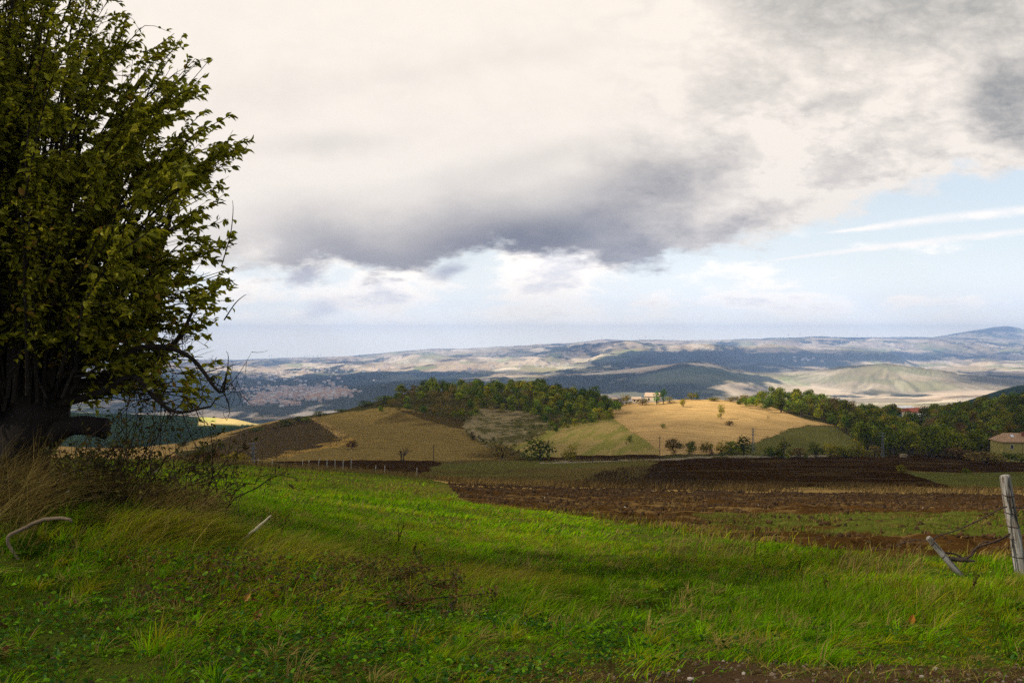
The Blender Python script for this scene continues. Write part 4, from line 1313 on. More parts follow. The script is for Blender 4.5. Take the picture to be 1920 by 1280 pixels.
    # twiggy fans under the crown at lower right, nearly bare
    for P in (brr[3], brr[7], brr[1]):
        for q in range(46):
            i = r.integers(4, len(P) - 1); p0 = P[i]
            l = r.uniform(.12, .40)
            p2 = p0 + np.array([r.normal(.15, .5), r.normal(0, .5), r.normal(-.05, .5)]) * l * 1.2
            S = bez(p0, (p0 + p2) / 2 + r.normal(0, .07, 3), p2, 6)
            tw.tube(S, np.linspace(.006, .0018, 6), 4, (.030, .021, .013), cap=False)
            leaf_on(S[2:], 16, .085)
            for e in range(3):
                p3 = S[r.integers(2, 6)]; p4 = p3 + r.normal(0, .5, 3) * .22
                tw.tube(bez(p3, (p3 + p4) / 2 + r.normal(0, .03, 3), p4, 4), np.linspace(.003, .0014, 4), 3, (.030, .021, .013), cap=False)
    for pl in ([(412, 735), (425, 700), (428, 668), (424, 658)], [(395, 762), (408, 745), (430, 738), (436, 730)], [(420, 600), (440, 570), (455, 556), (462, 552)], [(415, 500), (432, 440), (437, 395), (436, 376)]):
        S = bez_chain(np.array([L(wp(q[0], q[1], 9.0)) for q in pl]), 4)
        tw.tube(S, np.linspace(.007, .002, len(S)), 4, (.030, .021, .013)); leaf_on(S, 15, .08)
    o = tw.build("twigs", BARK, root); o['kind'] = 'stuff'
    leaves(lv, np.vstack(P_), np.vstack(D_), np.vstack(N_), np.concatenate(L_), np.concatenate(L_) * .60, np.clip(np.vstack(C_), .004, .5))
    lv.build("crown", LEAFM, root)
    print("tree leaves", sum(len(q) for q in P_))


def bez_chain(P, k):
    """smooth curve through the points, k steps per span"""
    P = np.asarray(P, float); n = len(P)
    T = np.gradient(P, axis=0)
    out = []
    for i in range(n - 1):
        for j in range(k):
            t = j / k
            out.append((2 * t**3 - 3 * t**2 + 1) * P[i] + (t**3 - 2 * t**2 + t) * T[i] + (-2 * t**3 + 3 * t**2) * P[i + 1] + (t**3 - t**2) * T[i + 1])
    out.append(P[-1])
    return np.array(out)


build_tree()


# ------------------------------------------------------------------ thicket under the tree
def bramble(name, label, px, py, Y, w, h, n, leafd, cols, seed, group=None, tw=.45, lf=(.03, .07)):
    r = np.random.default_rng(seed)
    b0 = wp(px, py, Y); b0[2] = float(zfun(np.array([b0[0]]), np.array([b0[1]]))[0])
    root = empty(name, b0); tag(root, label, "bush", group)
    st = MB(); lv = MB(); Ps = []
    for i in range(n):
        a = np.array([r.normal(0, w * .35), r.normal(0, .3), -.03])
        e = a + np.array([r.normal(.2, .45) * w, r.normal(0, .35), abs(r.normal(.6, .3)) * h])
        m = (a + e) / 2 + np.array([r.normal(0, .1), 0, r.uniform(.1, .45) * h])
        P = bez(a, m, e, 9); P[1:] += r.normal(0, .015, (8, 3))
        st.tube(P, np.linspace(.008, .002, 9), 4, (.030, .020, .012), cap=False); Ps.append(P[3:])
        for q in range(4):
            p = P[r.integers(3, 9)]; p2 = p + r.normal(0, .5, 3) * np.array([.5, .4, 1.0]) * np.array([tw * 1.1, tw * .9, tw])
            S = bez(p, (p + p2) / 2 + r.normal(0, .04, 3), p2, 5)
            st.tube(S, np.linspace(.0035, .0014, 5), 3, (.032, .022, .013), cap=False); Ps.append(S)
    A = np.vstack(Ps); k = r.integers(0, len(A), leafd); p = A[k] + r.normal(0, .03, (leafd, 3))
    d = r.normal(0, .6, (leafd, 3)) + np.array([.4, 0, 0]); nr = r.normal(0, .5, (leafd, 3)) + np.array([0, 0, 1])
    ln = r.uniform(*lf, leafd)
    leaves(lv, p, d, nr, ln, ln * .65, np.array(cols)[r.integers(0, len(cols), leafd)] * (1 + r.normal(0, .2, (leafd, 1))))
    st.build("stems", BARK, root); lv.build("foliage", LEAFM, root)
    return root


BR = [(.045, .050, .008), (.075, .075, .012), (.10, .075, .014), (.06, .04, .012)]
bramble("bramble", "tangled dark bramble with few leaves below the sawn limb", 215, 930, 8.4, 1.0, .75, 42, 850, BR, 31)
bramble("bramble", "loose bramble with bare arching stems right of the trunk", 330, 925, 8.9, .8, .7, 34, 380, BR, 32)
bramble("bramble", "leafy dark bramble hugging the foot of the big tree", 120, 945, 8.2, .7, .5, 34, 900, BR, 33)
bramble("bramble", "twiggy bramble hanging round the cut limb of the big tree", 190, 900, 8.5, .75, .95, 30, 420, BR, 35)
bramble("weed_clump", "low reddish brown withered weed clump in the left foreground grass", 645, 1095, 6.35, .80, .06, 60, 5200, [(.12, .070, .018), (.09, .075, .016), (.15, .085, .02), (.06, .08, .012)], 34, tw=.13, lf=(.02, .042))


# ------------------------------------------------------------------ sticks, posts and wire
DEADWOOD = rough_mat("dead_wood", None, .85, 9, .35, .5, 40, (1, 1, .25))


def stick(name, label, cat, pts, rad, col, group=None, sides=8, mat=None):
    P = np.array([wp(*p) for p in pts]); base = P[0].copy()
    root_o = None
    mb = MB(); Q = bez_chain(P - base, 5)
    Q[1:-1] += np.random.default_rng(len(label)).normal(0, max(rad) * .16, (len(Q) - 2, 3))
    mb.tube(Q, np.interp(np.linspace(0, 1, len(Q)), np.linspace(0, 1, len(rad)), rad), sides, col)
    o = mb.build(name, mat or DEADWOOD, None, True); o.location = base
    tag(o, label, cat, group)
    return o


stick("dead_branch", "bent pale barkless branch lying in the grass at the far left", "branch",
      [(95, 1118, 6.35), (60, 1080, 6.45), (28, 1040, 6.5), (14, 1008, 6.5), (45, 990, 6.55), (85, 974, 6.55), (128, 972, 6.5), (134, 980, 6.5)],
      [.007, .010, .011, .013, .015, .015, .012, .005], (.17, .125, .075))
stick("dead_stick", "thin pale bare stick poking up from the meadow", "stick",
      [(452, 1026, 7.6), (460, 1008, 7.6), (482, 990, 7.6), (508, 966, 7.6)], [.008, .012, .016, .006], (.42, .36, .24))
stick("dead_stick", "short brown stick flat in the grass beside the pale stick", "stick",
      [(440, 1020, 7.4), (462, 1030, 7.4), (485, 1038, 7.4)], [.006, .012, .006], (.16, .11, .06))
stick("dark_stick", "dark rotten stick lying beside the leaning stake", "stick",
      [(1770, 1046, 10.6), (1792, 1048, 10.6), (1810, 1050, 10.55), (1829, 1052, 10.5)], [.03, .028, .024, .008], (.035, .026, .018))

WOODM, b, out = newmat("weathered_wood")
tc = b.node('ShaderNodeTexCoord'); mp = b.node('ShaderNodeMapping'); mp.inputs['Scale'].default_value = (1, 1, .06)
b.nt.links.new(tc.outputs['Object'], mp.inputs[0])
gr = b.noise(mp.outputs[0], 42, 6, .7, .4); gr2 = b.noise(tc.outputs['Object'], 5, 4, .6)
cr = b.noise(mp.outputs[0], 24, 3, .5)
c1 = b.mix(b.smooth(gr, .36, .62), (.085, .070, .052), (.40, .375, .345))
c1 = b.mix(b.smooth(gr2, .45, .75), c1, (.20, .155, .105))
c1 = b.mix(b.smooth(cr, .40, .34), c1, (.03, .024, .018))
p = b.node('ShaderNodeBsdfPrincipled'); b.link(c1, p.inputs['Base Color']); p.inputs['Roughness'].default_value = .85; p.inputs['Specular IOR Level'].default_value = .2
bn = b.node('ShaderNodeBump'); bn.inputs['Strength'].default_value = .9; bn.inputs['Distance'].default_value = .012
b.link(b.add(gr, b.mul(b.smooth(cr, .34, .42), .8)), bn.inputs['Height']); b.nt.links.new(bn.outputs[0], p.inputs['Normal'])
b.nt.links.new(p.outputs[0], out.inputs[0])
RUST = rough_mat("rusty_wire", (.050, .030, .020), .7, 30, .4, 0)


def stake(name, label, lo, hi, r0, r1, wires, seed, group=None):
    """round split post from lo to hi with wire bands"""
    base = np.array(lo); ax = np.array(hi) - base; H = np.linalg.norm(ax)
    root = empty(name, base); tag(root, label, "fence post", group)
    root.rotation_euler = Vector(ax).to_track_quat('Z', 'Y').to_euler()
    mb = MB(); n = 26; s = 18
    P = np.stack([np.zeros(n), np.zeros(n), np.concatenate([np.linspace(-.25, H - .03, n - 3), [H - .015, H - .004, H]])], -1)
    P[:, 0] += (fbm(P[:, 2] * 2.2, P[:, 2] * 0 + seed, 2, seed) - .5) * r0 * .5
    rad = np.interp(P[:, 2], [0, H], [r0, r1]); rad[-3] *= .96; rad[-2] *= .82; rad[-1] *= .5
    m2 = MB(); m2.tube(P, rad, s); V = m2.V[0].copy()
    for i in range(n):
        q = slice(i * s, (i + 1) * s)
        k = fbm(np.arange(s) * .9, np.full(s, P[i, 2] * .8), 3, seed + 5) - .5
        V[q] = P[i] + (V[q] - P[i]) * (1 + .34 * k)[:, None]
    mb.add(V, m2.Q[0], m2.T[0]); mb.build("shaft", WOODM, root, True)
    for z in wires:
        w = MB(); a = np.linspace(0, 2 * math.pi, 21); rr = np.interp(z, [0, H], [r0, r1]) * 1.09
        w.tube(np.stack([np.cos(a) * rr, np.sin(a) * rr, z + .012 * np.sin(a + seed)], -1), .0045, 5, cap=False); w.build("wire_band", RUST, root)
    return root


POSTA_LO, POSTA_HI = wp(1914, 1078, 11.0), wp(1885, 890, 11.0)
stake("fence_post", "tall weathered grey fence post leaning at the right edge", POSTA_LO, POSTA_HI, .076, .059, [.25, .47, .63, .80, 1.02], 4)
stake("fence_post", "short grey stake tilted over in the grass, held by wire", wp(1790, 1066, 10.6), wp(1739, 1006, 10.6), .036, .031, [.22, .42], 6)


def wire(label, pts, seed, rad=.008):
    P = np.array([wp(*q) for q in pts]); base = P[0].copy(); Q = bez_chain(P - base, 10)
    mb = MB(); mb.tube(Q, rad, 5); r = np.random.default_rng(seed)
    for i in range(2, len(Q) - 1, 3):
        for _ in range(2):
            d = r.normal(0, 1, 3); d *= .022 / np.linalg.norm(d)
            mb.tube([Q[i] - d, Q[i] + d], .0032, 4)
    o = mb.build("barbed_wire", RUST); o.location = base
    tag(o, label, "wire", "wire of the broken fence")


wire("upper barbed wire sagging from the tall post to the tilted stake", [(1888, 949, 10.93), (1870, 956, 10.9), (1835, 975, 10.8), (1795, 993, 10.7), (1760, 1004, 10.65), (1744, 1013, 10.6), (1712, 1012, 10.7), (1680, 1022, 10.8)], 1)
wire("lower tangled barbed wire between the tall post and the grass", [(1893, 1003, 10.93), (1872, 1012, 10.9), (1850, 1020, 10.85), (1832, 1026, 10.8), (1822, 1040, 10.75), (1808, 1046, 10.7), (1790, 1038, 10.7), (1766, 1036, 10.65)], 2, .012)
wire("second lower wire strand drooping beside the tall post", [(1894, 1000, 10.93), (1868, 1016, 10.95), (1846, 1016, 10.9), (1826, 1030, 10.85), (1815, 1046, 10.8), (1800, 1052, 10.8)], 3, .009)
wire("short barbed wire running out of the picture right of the tall post", [(1896, 950, 10.93), (1920, 952, 11.1), (1990, 950, 11.8), (2100, 945, 13)], 4)

# fallen leaves close to the road
for i, (px, py, s, c, lb) in enumerate([(1705, 1182, .055, (.42, .17, .02), "orange fallen leaf on the green grass at the lower right"), (477, 1178, .05, (.26, .09, .02), "reddish brown fallen leaf among the weeds at the lower left"),
                                        (458, 1142, .04, (.45, .22, .03), "small orange fallen leaf in the left weeds"), (1013, 1060, .05, (.34, .25, .04), "pale yellow leaf lying on the mid meadow")]):
    x, y, z = at(px, py, 3.8, 12)
    mb = MB(); leaves(mb, np.array([[0, 0, 0.]]), np.array([[.5, .2, .75]]), np.array([[.1, -1, .5]]), [s * 1.5], [s], np.array([c]))
    o = mb.build("fallen_leaf", LEAFM); o.location = (x, y, z + .05); tag(o, lb, "leaf")

# dark seed stalks standing in the meadow
for i, (px, py, Y, h, lb) in enumerate([(418, 985, 7.8, .55, "tall dark dock stalk with seed clusters beside the dry grass"), (770, 1035, 9.0, .24, "short dark seed stalk in the middle of the green meadow"), (742, 1000, 10.5, .30, "thin leaning seed stalk behind the short dark one"),
                                        (1412, 1000, 14, .45, "slender dry stalk at the near edge of the tilled field"), (1262, 972, 17, .5, "lone brown stalk left of the slender dry stalk"), (520, 1000, 8.0, .33, "drooping seed stalk right of the pale stick"),
                                        (1495, 1045, 11, .25, "small brown stalk in the bright grass right of centre"), (1545, 1110, 8.6, .16, "low dark weed stem in the bright right meadow"), (1820, 1130, 8.2, .25, "dark bushy weed stem left of the tall post")]):
    x, y, z = onground(px, Y)
    rr = np.random.default_rng(900 + i)
    root = empty("seed_stalk", (x, y, z)); tag(root, lb, "weed")
    st = MB(); sd_ = MB()
    for k in range(1 if h > .3 else 3):
        P = bez((rr.normal(0, .02), 0, -.02), (rr.normal(.03, .03), 0, h * .5), (rr.normal(.14, .08) * h * 2, rr.normal(0, .05), h * rr.uniform(.8, 1)), 10)
        st.tube(P, np.linspace(.005, .002, 10), 4, (.05, .03, .015))
        m = 16
        i_ = rr.integers(4, 10, m); p = P[i_] + rr.normal(0, .007, (m, 3))
        for q in range(m):
            sd_.tube([P[i_[q]], p[q]], [.002, .004], 4, np.array((.045, .024, .012)) * rr.uniform(.7, 1.5))
        sd_.tube(P[3:], .0025, 4, (.045, .024, .012))
    st.build("stem", WEED, root); sd_.build("seed_head", WEED, root)
# ------------------------------------------------------------------ far trees: many small leaf clumps round a tapered trunk
TREEM = plant_mat("far_foliage", .22, 1.0)
TRUNKM = rough_mat("far_bark", (.055, .042, .030), .9, 3, .3, 0)
TWIGM = rough_mat("bare_twig", None, .95, 3, .3, 0)


def crown_mesh(name, seed, h, w, shape, base_cols, n=620, fs=.62, trunk_h=.22, gap=.30):
    """one small tree (crown + trunk) of height h and width w; shape: round, tall, spread, bush"""
    r = np.random.default_rng(seed)
    # lumps that make the outline uneven
    k = r.integers(7, 12)
    lo = trunk_h * h
    C = []
    for i in range(k):
        t = r.uniform(0, 1)
        prof = {'round': math.sin(math.pi * (.18 + .74 * t)), 'tall': .75 * math.sin(math.pi * (.12 + .8 * t)) + .15, 'spread': .55 + .45 * t, 'bush': 1 - .55 * t}[shape]
        a = r.uniform(0, 2 * math.pi); rad = w * .5 * prof * r.uniform(.25, .72)
        C.append((math.cos(a) * rad, math.sin(a) * rad, lo + (h - lo) * (.14 + .72 * t), w * r.uniform(.17, .30), (h - lo) * r.uniform(.13, .22), r.normal(0, .28), r.integers(0, len(base_cols))))
    C.append((0, 0, lo + (h - lo) * .5, w * .33, (h - lo) * .40, 0, 0))
    C = np.array(C)
    ci = r.integers(0, len(C), n)
    c = C[ci]
    d = r.normal(0, 1, (n, 3)); d /= np.linalg.norm(d, axis=1)[:, None]
    rr = r.uniform(.45, 1.0, n) ** .5 * (1 + r.normal(0, .10, n))
    P = c[:, :3] + d * rr[:, None] * np.stack([c[:, 3], c[:, 3], c[:, 4]], -1)
    P[:, 2] = np.maximum(P[:, 2], .05 * h)
    s = fs * r.uniform(.55, 1.25, n) * (.75 + .25 * w / 6)
    nr = d + r.normal(0, .55, (n, 3)) + np.array([0, 0, .25]); nr /= np.linalg.norm(nr, axis=1)[:, None]
    u = np.cross(nr, r.normal(0, 1, (n, 3))); u /= np.linalg.norm(u, axis=1)[:, None] + 1e-9
    v = np.cross(nr, u)
    s = s[:, None]
    asp = r.uniform(.5, .95, n)[:, None]
    V = np.stack([P - u * s * .5, P - v * s * .5 * asp + nr * s * .12, P + u * s * .5, P + v * s * .5 * asp + nr * s * .12], 1).reshape(-1, 3)
    col = np.array(base_cols)[c[:, 6].astype(int)] * (1 + c[:, 5] + r.normal(0, .18, n))[:, None]
    mb = MB()
    mb.add(V, np.arange(4 * n).reshape(-1, 4), None, np.repeat(np.clip(col, .004, .5), 4, 0), 0)
    tw = .05 * w * (.6 if shape == 'bush' else 1)
    mb.tube([(0, 0, -.4), (0, 0, lo * .7), (.02 * w, 0, lo + .3 * (h - lo)), (0, .03 * w, lo + .75 * (h - lo))], [tw * 1.3, tw, tw * .6, tw * .2], 6, (.05, .04, .03), 1)
    for q in range(5):
        e = C[r.integers(0, len(C))]
        z0 = lo * r.uniform(.7, 1.0) + .1 * h
        mb.tube([(0, 0, z0), (e[0] * .5, e[1] * .5, (z0 + e[2]) / 2), (e[0], e[1], e[2])], [tw * .6, tw * .35, tw * .12], 4, (.05, .04, .03), 1, False)
    return mb.mesh(name, [TREEM, TRUNKM])


def place(name, me, loc, s, rz, label, cat, group=None, sz=None):
    o = bpy.data.objects.new(name, me); COLL.link(o)
    o.location = loc; o.scale = (s, s, sz or s); o.rotation_euler = (0, 0, rz)
    tag(o, label, cat, group)
    return o


GD = [(.070, .092, .010), (.090, .112, .012), (.11, .12, .013)]
GO = [(.15, .165, .014), (.18, .17, .016), (.12, .14, .013)]
GY = [(.26, .22, .018), (.21, .19, .016), (.28, .20, .02)]
GBR = [(.15, .095, .030), (.12, .080, .026), (.17, .105, .028)]
KINDS = {
    'deep green broadleaf': [crown_mesh("deep_green_tree_%d" % i, 40 + i, 8, 6.6, 'round', GD) for i in range(4)],
    'olive green broadleaf': [crown_mesh("olive_tree_%d" % i, 50 + i, 7.5, 6.8, 'round', GO) for i in range(4)],
    'yellowing autumn': [crown_mesh("yellow_tree_%d" % i, 60 + i, 7, 6.0, 'round', GY) for i in range(3)],
    'brown thinning': [crown_mesh("brown_tree_%d" % i, 70 + i, 6.5, 5.6, 'round', GBR, 330, .5) for i in range(3)],
}
WOOD_L = [(712, 778), (735, 752), (790, 742), (860, 738), (1000, 736), (1080, 744), (1130, 756), (1158, 770), (1150, 789), (1090, 800), (1042, 812), (1015, 792), (960, 778), (900, 778), (880, 792), (830, 784), (770, 776)]
WOOD_R = [(1385, 762), (1420, 755), (1500, 762), (1600, 776), (1700, 784), (1800, 777), (1920, 758), (2080, 752), (2080, 862), (1930, 862), (1840, 858), (1760, 860), (1650, 852), (1612, 845), (1606, 822), (1560, 799), (1490, 780), (1430, 770)]


def woods():
    r = np.random.default_rng(5)
    pts = []
    cell = {}
    for _ in range(26000):
        Y = r.uniform(300, 555); px = r.uniform(690, 2080)
        X = (px - CX) / F * Y
        pts.append((X, Y))
    A = np.array(pts); z = zfun(A[:, 0], A[:, 1]); px = CX + F * A[:, 0] / A[:, 1]; py = HZ - F * z / A[:, 1]
    inl = inpoly(px, py, WOOD_L) | ((px > 740) & (px < 1120) & (A[:, 1] > 495) & (A[:, 1] < 520)); inr = inpoly(px, py, WOOD_R) | ((px > 1420) & (A[:, 1] > 495) & (A[:, 1] < 520))
    inr &= ~((px > 1838) & (A[:, 1] < 318))
    inr &= ~((px > 1678) & (px < 1745) & (A[:, 1] > 440))
    sel = []
    for i in np.nonzero(inl | inr)[0]:
        x, y = A[i]; sp = 4.7 if inl[i] else 5.4
        c = (int(x // 6), int(y // 6)); ok = True
        for dx in (-1, 0, 1):
            for dy in (-1, 0, 1):
                for j in cell.get((c[0] + dx, c[1] + dy), ()):
                    if (A[j][0] - x) ** 2 + (A[j][1] - y) ** 2 < sp * sp: ok = False
        if ok:
            cell.setdefault(c, []).append(i); sel.append(i)
    tr = []
    for i in sel:
        x, y = A[i]; left = bool(inl[i]); p, q = px[i], py[i]
        edge = fbm(np.array([x / 26.]), np.array([y / 26.]), 3, 601)[0]
        u = r.uniform()
        if left:
            kind = 'brown thinning' if (u < .40 * (p < 880) + .08 or edge < .36) else ('yellowing autumn' if u < .18 + .25 * (edge > .56) else ('deep green broadleaf' if u < .58 else 'olive green broadleaf'))
            s = r.uniform(.62, 1.10) * (1 - .35 * sstep(np.array([q]), 776, 795)[0])
            if p < 800: s *= .85
        else:
            kind = 'brown thinning' if edge < .35 or u < .06 else ('yellowing autumn' if u < .26 else ('deep green broadleaf' if u < .62 else 'olive green broadleaf'))
            s = r.uniform(.78, 1.35)
            if p < 1460: s *= .80
        tr.append((x, y, z[i] - .2, s, kind, left, p))
    # the ones that show largest: nearest first, and those on the skyline
    tr.sort(key=lambda t: t[1] / t[3])
    vis = tr[:280]; rest = tr[280:]
    print("wood trees", len(tr))
    where = {True: "in the wood on the middle hilltop", False: "in the wood on the right hand slope"}
    for x, y, zz, s, kind, left, p in vis:
        me = KINDS[kind][r.integers(0, len(KINDS[kind]))]
        place("wood_tree", me, (x, y, zz), s, r.uniform(0, 6.28), "small rounded %s tree %s" % (kind, where[left]), "tree", "%s trees %s" % (kind, where[left]), s * r.uniform(.85, 1.15))
    mb = MB()
    data = {}
    for x, y, zz, s, kind, left, p in rest:
        me = KINDS[kind][r.integers(0, len(KINDS[kind]))]
        if me.name not in data:
            V = np.empty(len(me.vertices) * 3); me.vertices.foreach_get('co', V)
            C = np.empty(len(me.vertices) * 4); me.attributes['col'].data.foreach_get('color', C)
            nq = sum(1 for q in me.polygons if len(q.vertices) == 4 and q.material_index == 0)
            data[me.name] = (V.reshape(-1, 3)[:nq * 4], C.reshape(-1, 4)[:nq * 4, :3], np.arange(nq * 4).reshape(-1, 4))
        V, C, Q = data[me.name]
        a = r.uniform(0, 6.28); Rm = np.array([[math.cos(a), -math.sin(a), 0], [math.sin(a), math.cos(a), 0], [0, 0, r.uniform(.85, 1.15)]])
        mb.add(V @ Rm.T * s + (x, y, zz), Q, None, C * r.uniform(.75, 1.3) * np.array([r.uniform(.9, 1.15), 1, 1]))
    # low scrub that closes the wood's edge
    o = mb.build("woodland", TREEM)
    tag(o, "mass of small mixed autumn trees filling the two woods behind the front rows", "woodland", None, 'stuff')


woods()


# ------------------------------------------------------------------ single bushes and trees in the fields
def bushes():
    r = np.random.default_rng(12)
    protos = {k: [crown_mesh("%s_bush_%d" % (k, i), 80 + 7 * i + len(k), 3, 3.8, 'bush', c, 420, .34, .04) for i in range(3)] for k, c in (('dark', GD), ('olive', GO), ('yellow', GY), ('brown', GBR), ('rust', [(.15, .060, .014), (.12, .055, .014), (.11, .075, .018)]))}
    cn = {'dark': 'dark green', 'olive': 'olive green', 'yellow': 'yellowish', 'brown': 'brown thinning', 'rust': 'rusty autumn'}
    # px, foot row, distance, width px, height px, colour, place
    B = [(1012, 868, 285, 62, 34, 'dark', "big dark bush beside the narrow track in the valley"), (1070, 852, 300, 34, 26, 'yellow', "yellowish bush behind the big dark bush by the track"), (942, 866, 300, 54, 24, 'brown', "brown thinning thicket at the right foot of the tan field"),
         (660, 834, 345, 20, 16, 'rust', "rusty round bush at the end of the golden bank"), (1262, 853, 325, 26, 24, 'brown', "brown bush beside the pole at the field corner"), (1296, 852, 322, 22, 18, 'dark', "small dark bush right of the brown corner bush"),
         (1325, 851, 322, 26, 18, 'yellow', "yellow bush in the hedge below the sunlit field"), (1372, 852, 322, 34, 25, 'olive', "olive bush in the hedge left of the grey mast"), (1395, 853, 322, 34, 28, 'dark', "tall dark bush beside the grey mast"), (1352, 852, 322, 26, 20, 'yellow', "small yellow bush between two hedge bushes"),
         (1445, 853, 320, 20, 17, 'dark', "small dark bush left of the twin topped bush"), (1467, 853, 320, 30, 27, 'olive', "twin topped olive bush beside the thin pole"), (1500, 853, 318, 30, 16, 'brown', "low brown bush right of the thin pole"), (1530, 853, 318, 30, 24, 'dark', "dark hedge bush in front of the right green field"),
         (1556, 854, 316, 30, 22, 'yellow', "yellow hedge bush at the right green field"), (1582, 854, 316, 32, 24, 'olive', "olive hedge bush next to the yellow one at the right field"), (1610, 854, 314, 32, 28, 'yellow', "broad yellowing bush at the right end of the hedge"), (1640, 854, 312, 28, 20, 'brown', "brown bush near the stone block"),
         (1748, 856, 296, 64, 52, 'olive', "large rounded olive tree bush in front of the right wood"), (1690, 892, 170, 20, 14, 'yellow', "pale little shrub on the corner of the dark field"), (1811, 890, 175, 16, 11, 'olive', "tiny pale shrub at the edge of the right dark field"),
         (1800, 862, 270, 60, 22, 'brown', "reddish brown thicket left of the yellow house"), (1842, 866, 262, 50, 20, 'brown', "reddish brown thicket below the yellow house"), (1880, 872, 255, 50, 16, 'olive', "olive bush in front of the yellow house wall"), (1915, 872, 255, 40, 15, 'dark', "dark bush at the right edge below the yellow house"), (1850, 880, 235, 70, 18, 'brown', "brown scrub at the edge of the dark field below the house"),
         (330, 858, 150, 90, 16, 'rust', "rust red hedge beyond the meadow beside the tree"), (395, 862, 150, 60, 24, 'rust', "orange brown bush beyond the meadow crest"), (445, 864, 150, 60, 28, 'yellow', "orange yellow bush left of the grey mast beyond the meadow"), (365, 858, 160, 50, 26, 'brown', "brown bush behind the rust red hedge"), (415, 832, 380, 14, 16, 'dark', "small dark tree on the golden bank at the left"),
         (516, 798, 450, 12, 12, 'brown', "little brown tree on the ridge of the left ploughed field"), (1352, 782, 420, 14, 22, 'yellow', "small yellow tree standing in the sunlit field"), (1281, 761, 465, 15, 15, 'yellow', "round yellow tree near the top of the sunlit field"),
         (1368, 800, 400, 18, 10, 'brown', "low brown scrub clump in the middle of the sunlit field"), (1243, 812, 380, 12, 8, 'olive', "small faint scrub spot in the shaded part of the sunlit field"), (1297, 748, 505, 20, 11, 'yellow', "round pale tree on the skyline of the sunlit field"), (1306, 749, 508, 10, 11, 'dark', "dark little tree on the skyline beside the pale round tree"),
         (1255, 757, 495, 18, 9, 'yellow', "bright yellow green bush beside the two poplars"), (1174, 757, 500, 22, 15, 'yellow', "yellow brown bush left of the small farmhouses"), (1158, 760, 498, 20, 14, 'brown', "brown bush at the corner of the hill wood"), (1205, 758, 492, 24, 13, 'brown', "brown bush in front of the pale farmhouse"), (1112, 750, 505, 28, 27, 'dark', "dark lone tree rising above the hill wood"),
         (1394, 756, 495, 26, 16, 'brown', "brown bush at the left end of the right wood"), (1340, 753, 500, 30, 6, 'yellow', "low yellow scrub on the skyline of the sunlit field"), (1370, 754, 500, 30, 8, 'brown', "low brown scrub on the skyline near the right wood"),
         (560, 783, 478, 26, 9, 'dark', "dark scrub on the ridge above the golden corner"), (600, 778, 490, 26, 9, 'dark', "dark scrub line along the ridge of the tan field"), (535, 789, 470, 30, 10, 'dark', "dark scrub at the left end of the ridge hedge"), (575, 786, 470, 16, 12, 'olive', "thick olive bush at the top corner of the tan field"), (480, 797, 470, 30, 6, 'dark', "thin low scrub on the left ridge"), (640, 772, 495, 24, 6, 'olive', "low olive scrub at the top edge of the tan field"), (688, 769, 490, 34, 9, 'dark', "dark hedge where the hill wood begins"), (722, 770, 480, 40, 12, 'olive', "olive hedge at the lower left of the hill wood"),
         (886, 806, 380, 12, 15, 'brown', "little bare brown tree at the scrub slope edge"), (1180, 841, 345, 12, 12, 'dark', "small dark tree in the green field")]
    grp = {}
    for px, py, Y, w, h, c, lb in B:
        x, y, z = onground(px, Y)
        me = protos[c][r.integers(0, 3)]
        o = place("bush" if h < 26 or w > h * 1.3 else "small_tree", me, (x, y, z - .1), w / F * Y / 3.8 * 1.35, r.uniform(0, 6.28), lb, "bush" if h < 26 or w > h * 1.3 else "tree", None, h / F * Y / 3.0 * 1.25)
    # the loose hedge along the valley road
    for k in range(34):
        px = r.uniform(1240, 1660); Y = r.uniform(312, 332)
        x, y, z = onground(px, Y)
        c = ['olive', 'yellow', 'brown', 'dark'][r.integers(0, 4)]
        place("hedge_bush", protos[c][r.integers(0, 3)], (x, y, z - .1), r.uniform(.6, 1.35), r.uniform(0, 6.28), "low bush filling the loose hedge along the valley road", "bush", "low bushes of the hedge along the valley road", r.uniform(.5, .95))
    # scrub slope: scattered dark cushions
    n = 0
    spots = [(905, 828), (912, 832), (920, 830), (928, 836), (935, 838), (898, 822), (948, 842), (960, 845), (972, 848), (925, 826), (940, 832), (885, 820), (985, 806), (992, 812), (975, 800), (1000, 803), (960, 790), (1030, 806), (1055, 800), (1075, 795), (1095, 792), (1115, 788), (1132, 784), (1042, 803), (950, 842), (965, 838), (1015, 800)]
    for px, py in spots:
        x, y, z = at(px, py, 300, 520)
        me = protos['dark' if r.uniform() < .7 else 'olive'][r.integers(0, 3)]
        s = r.uniform(.55, 1.05) * (1.1 if px > 1040 else .8)
        place("cushion_shrub", me, (x, y, z - .1), s, r.uniform(0, 6.28), "small dark cushion shrub dotted on the scrubby slope", "bush", "dark cushion shrubs on the scrubby slope", s * .8)
        n += 1


bushes()


def poplar(px, Y, h, w, lb, seed):
    me = crown_mesh("poplar_%d" % seed, seed, h, w, 'tall', [(.10, .24, .016), (.14, .28, .02), (.08, .20, .014)], 700, .5, .08)
    x, y, z = onground(px, Y)
    place("poplar", me, (x, y, z - .2), 1.0, 0, lb, "tree")


poplar(1231, 490, 8.8, 5.0, "tall bright green poplar, left one of the pair beside the farmhouse", 301)
poplar(1244, 491, 9.4, 5.2, "tall bright green poplar, right one of the pair beside the farmhouse", 302)


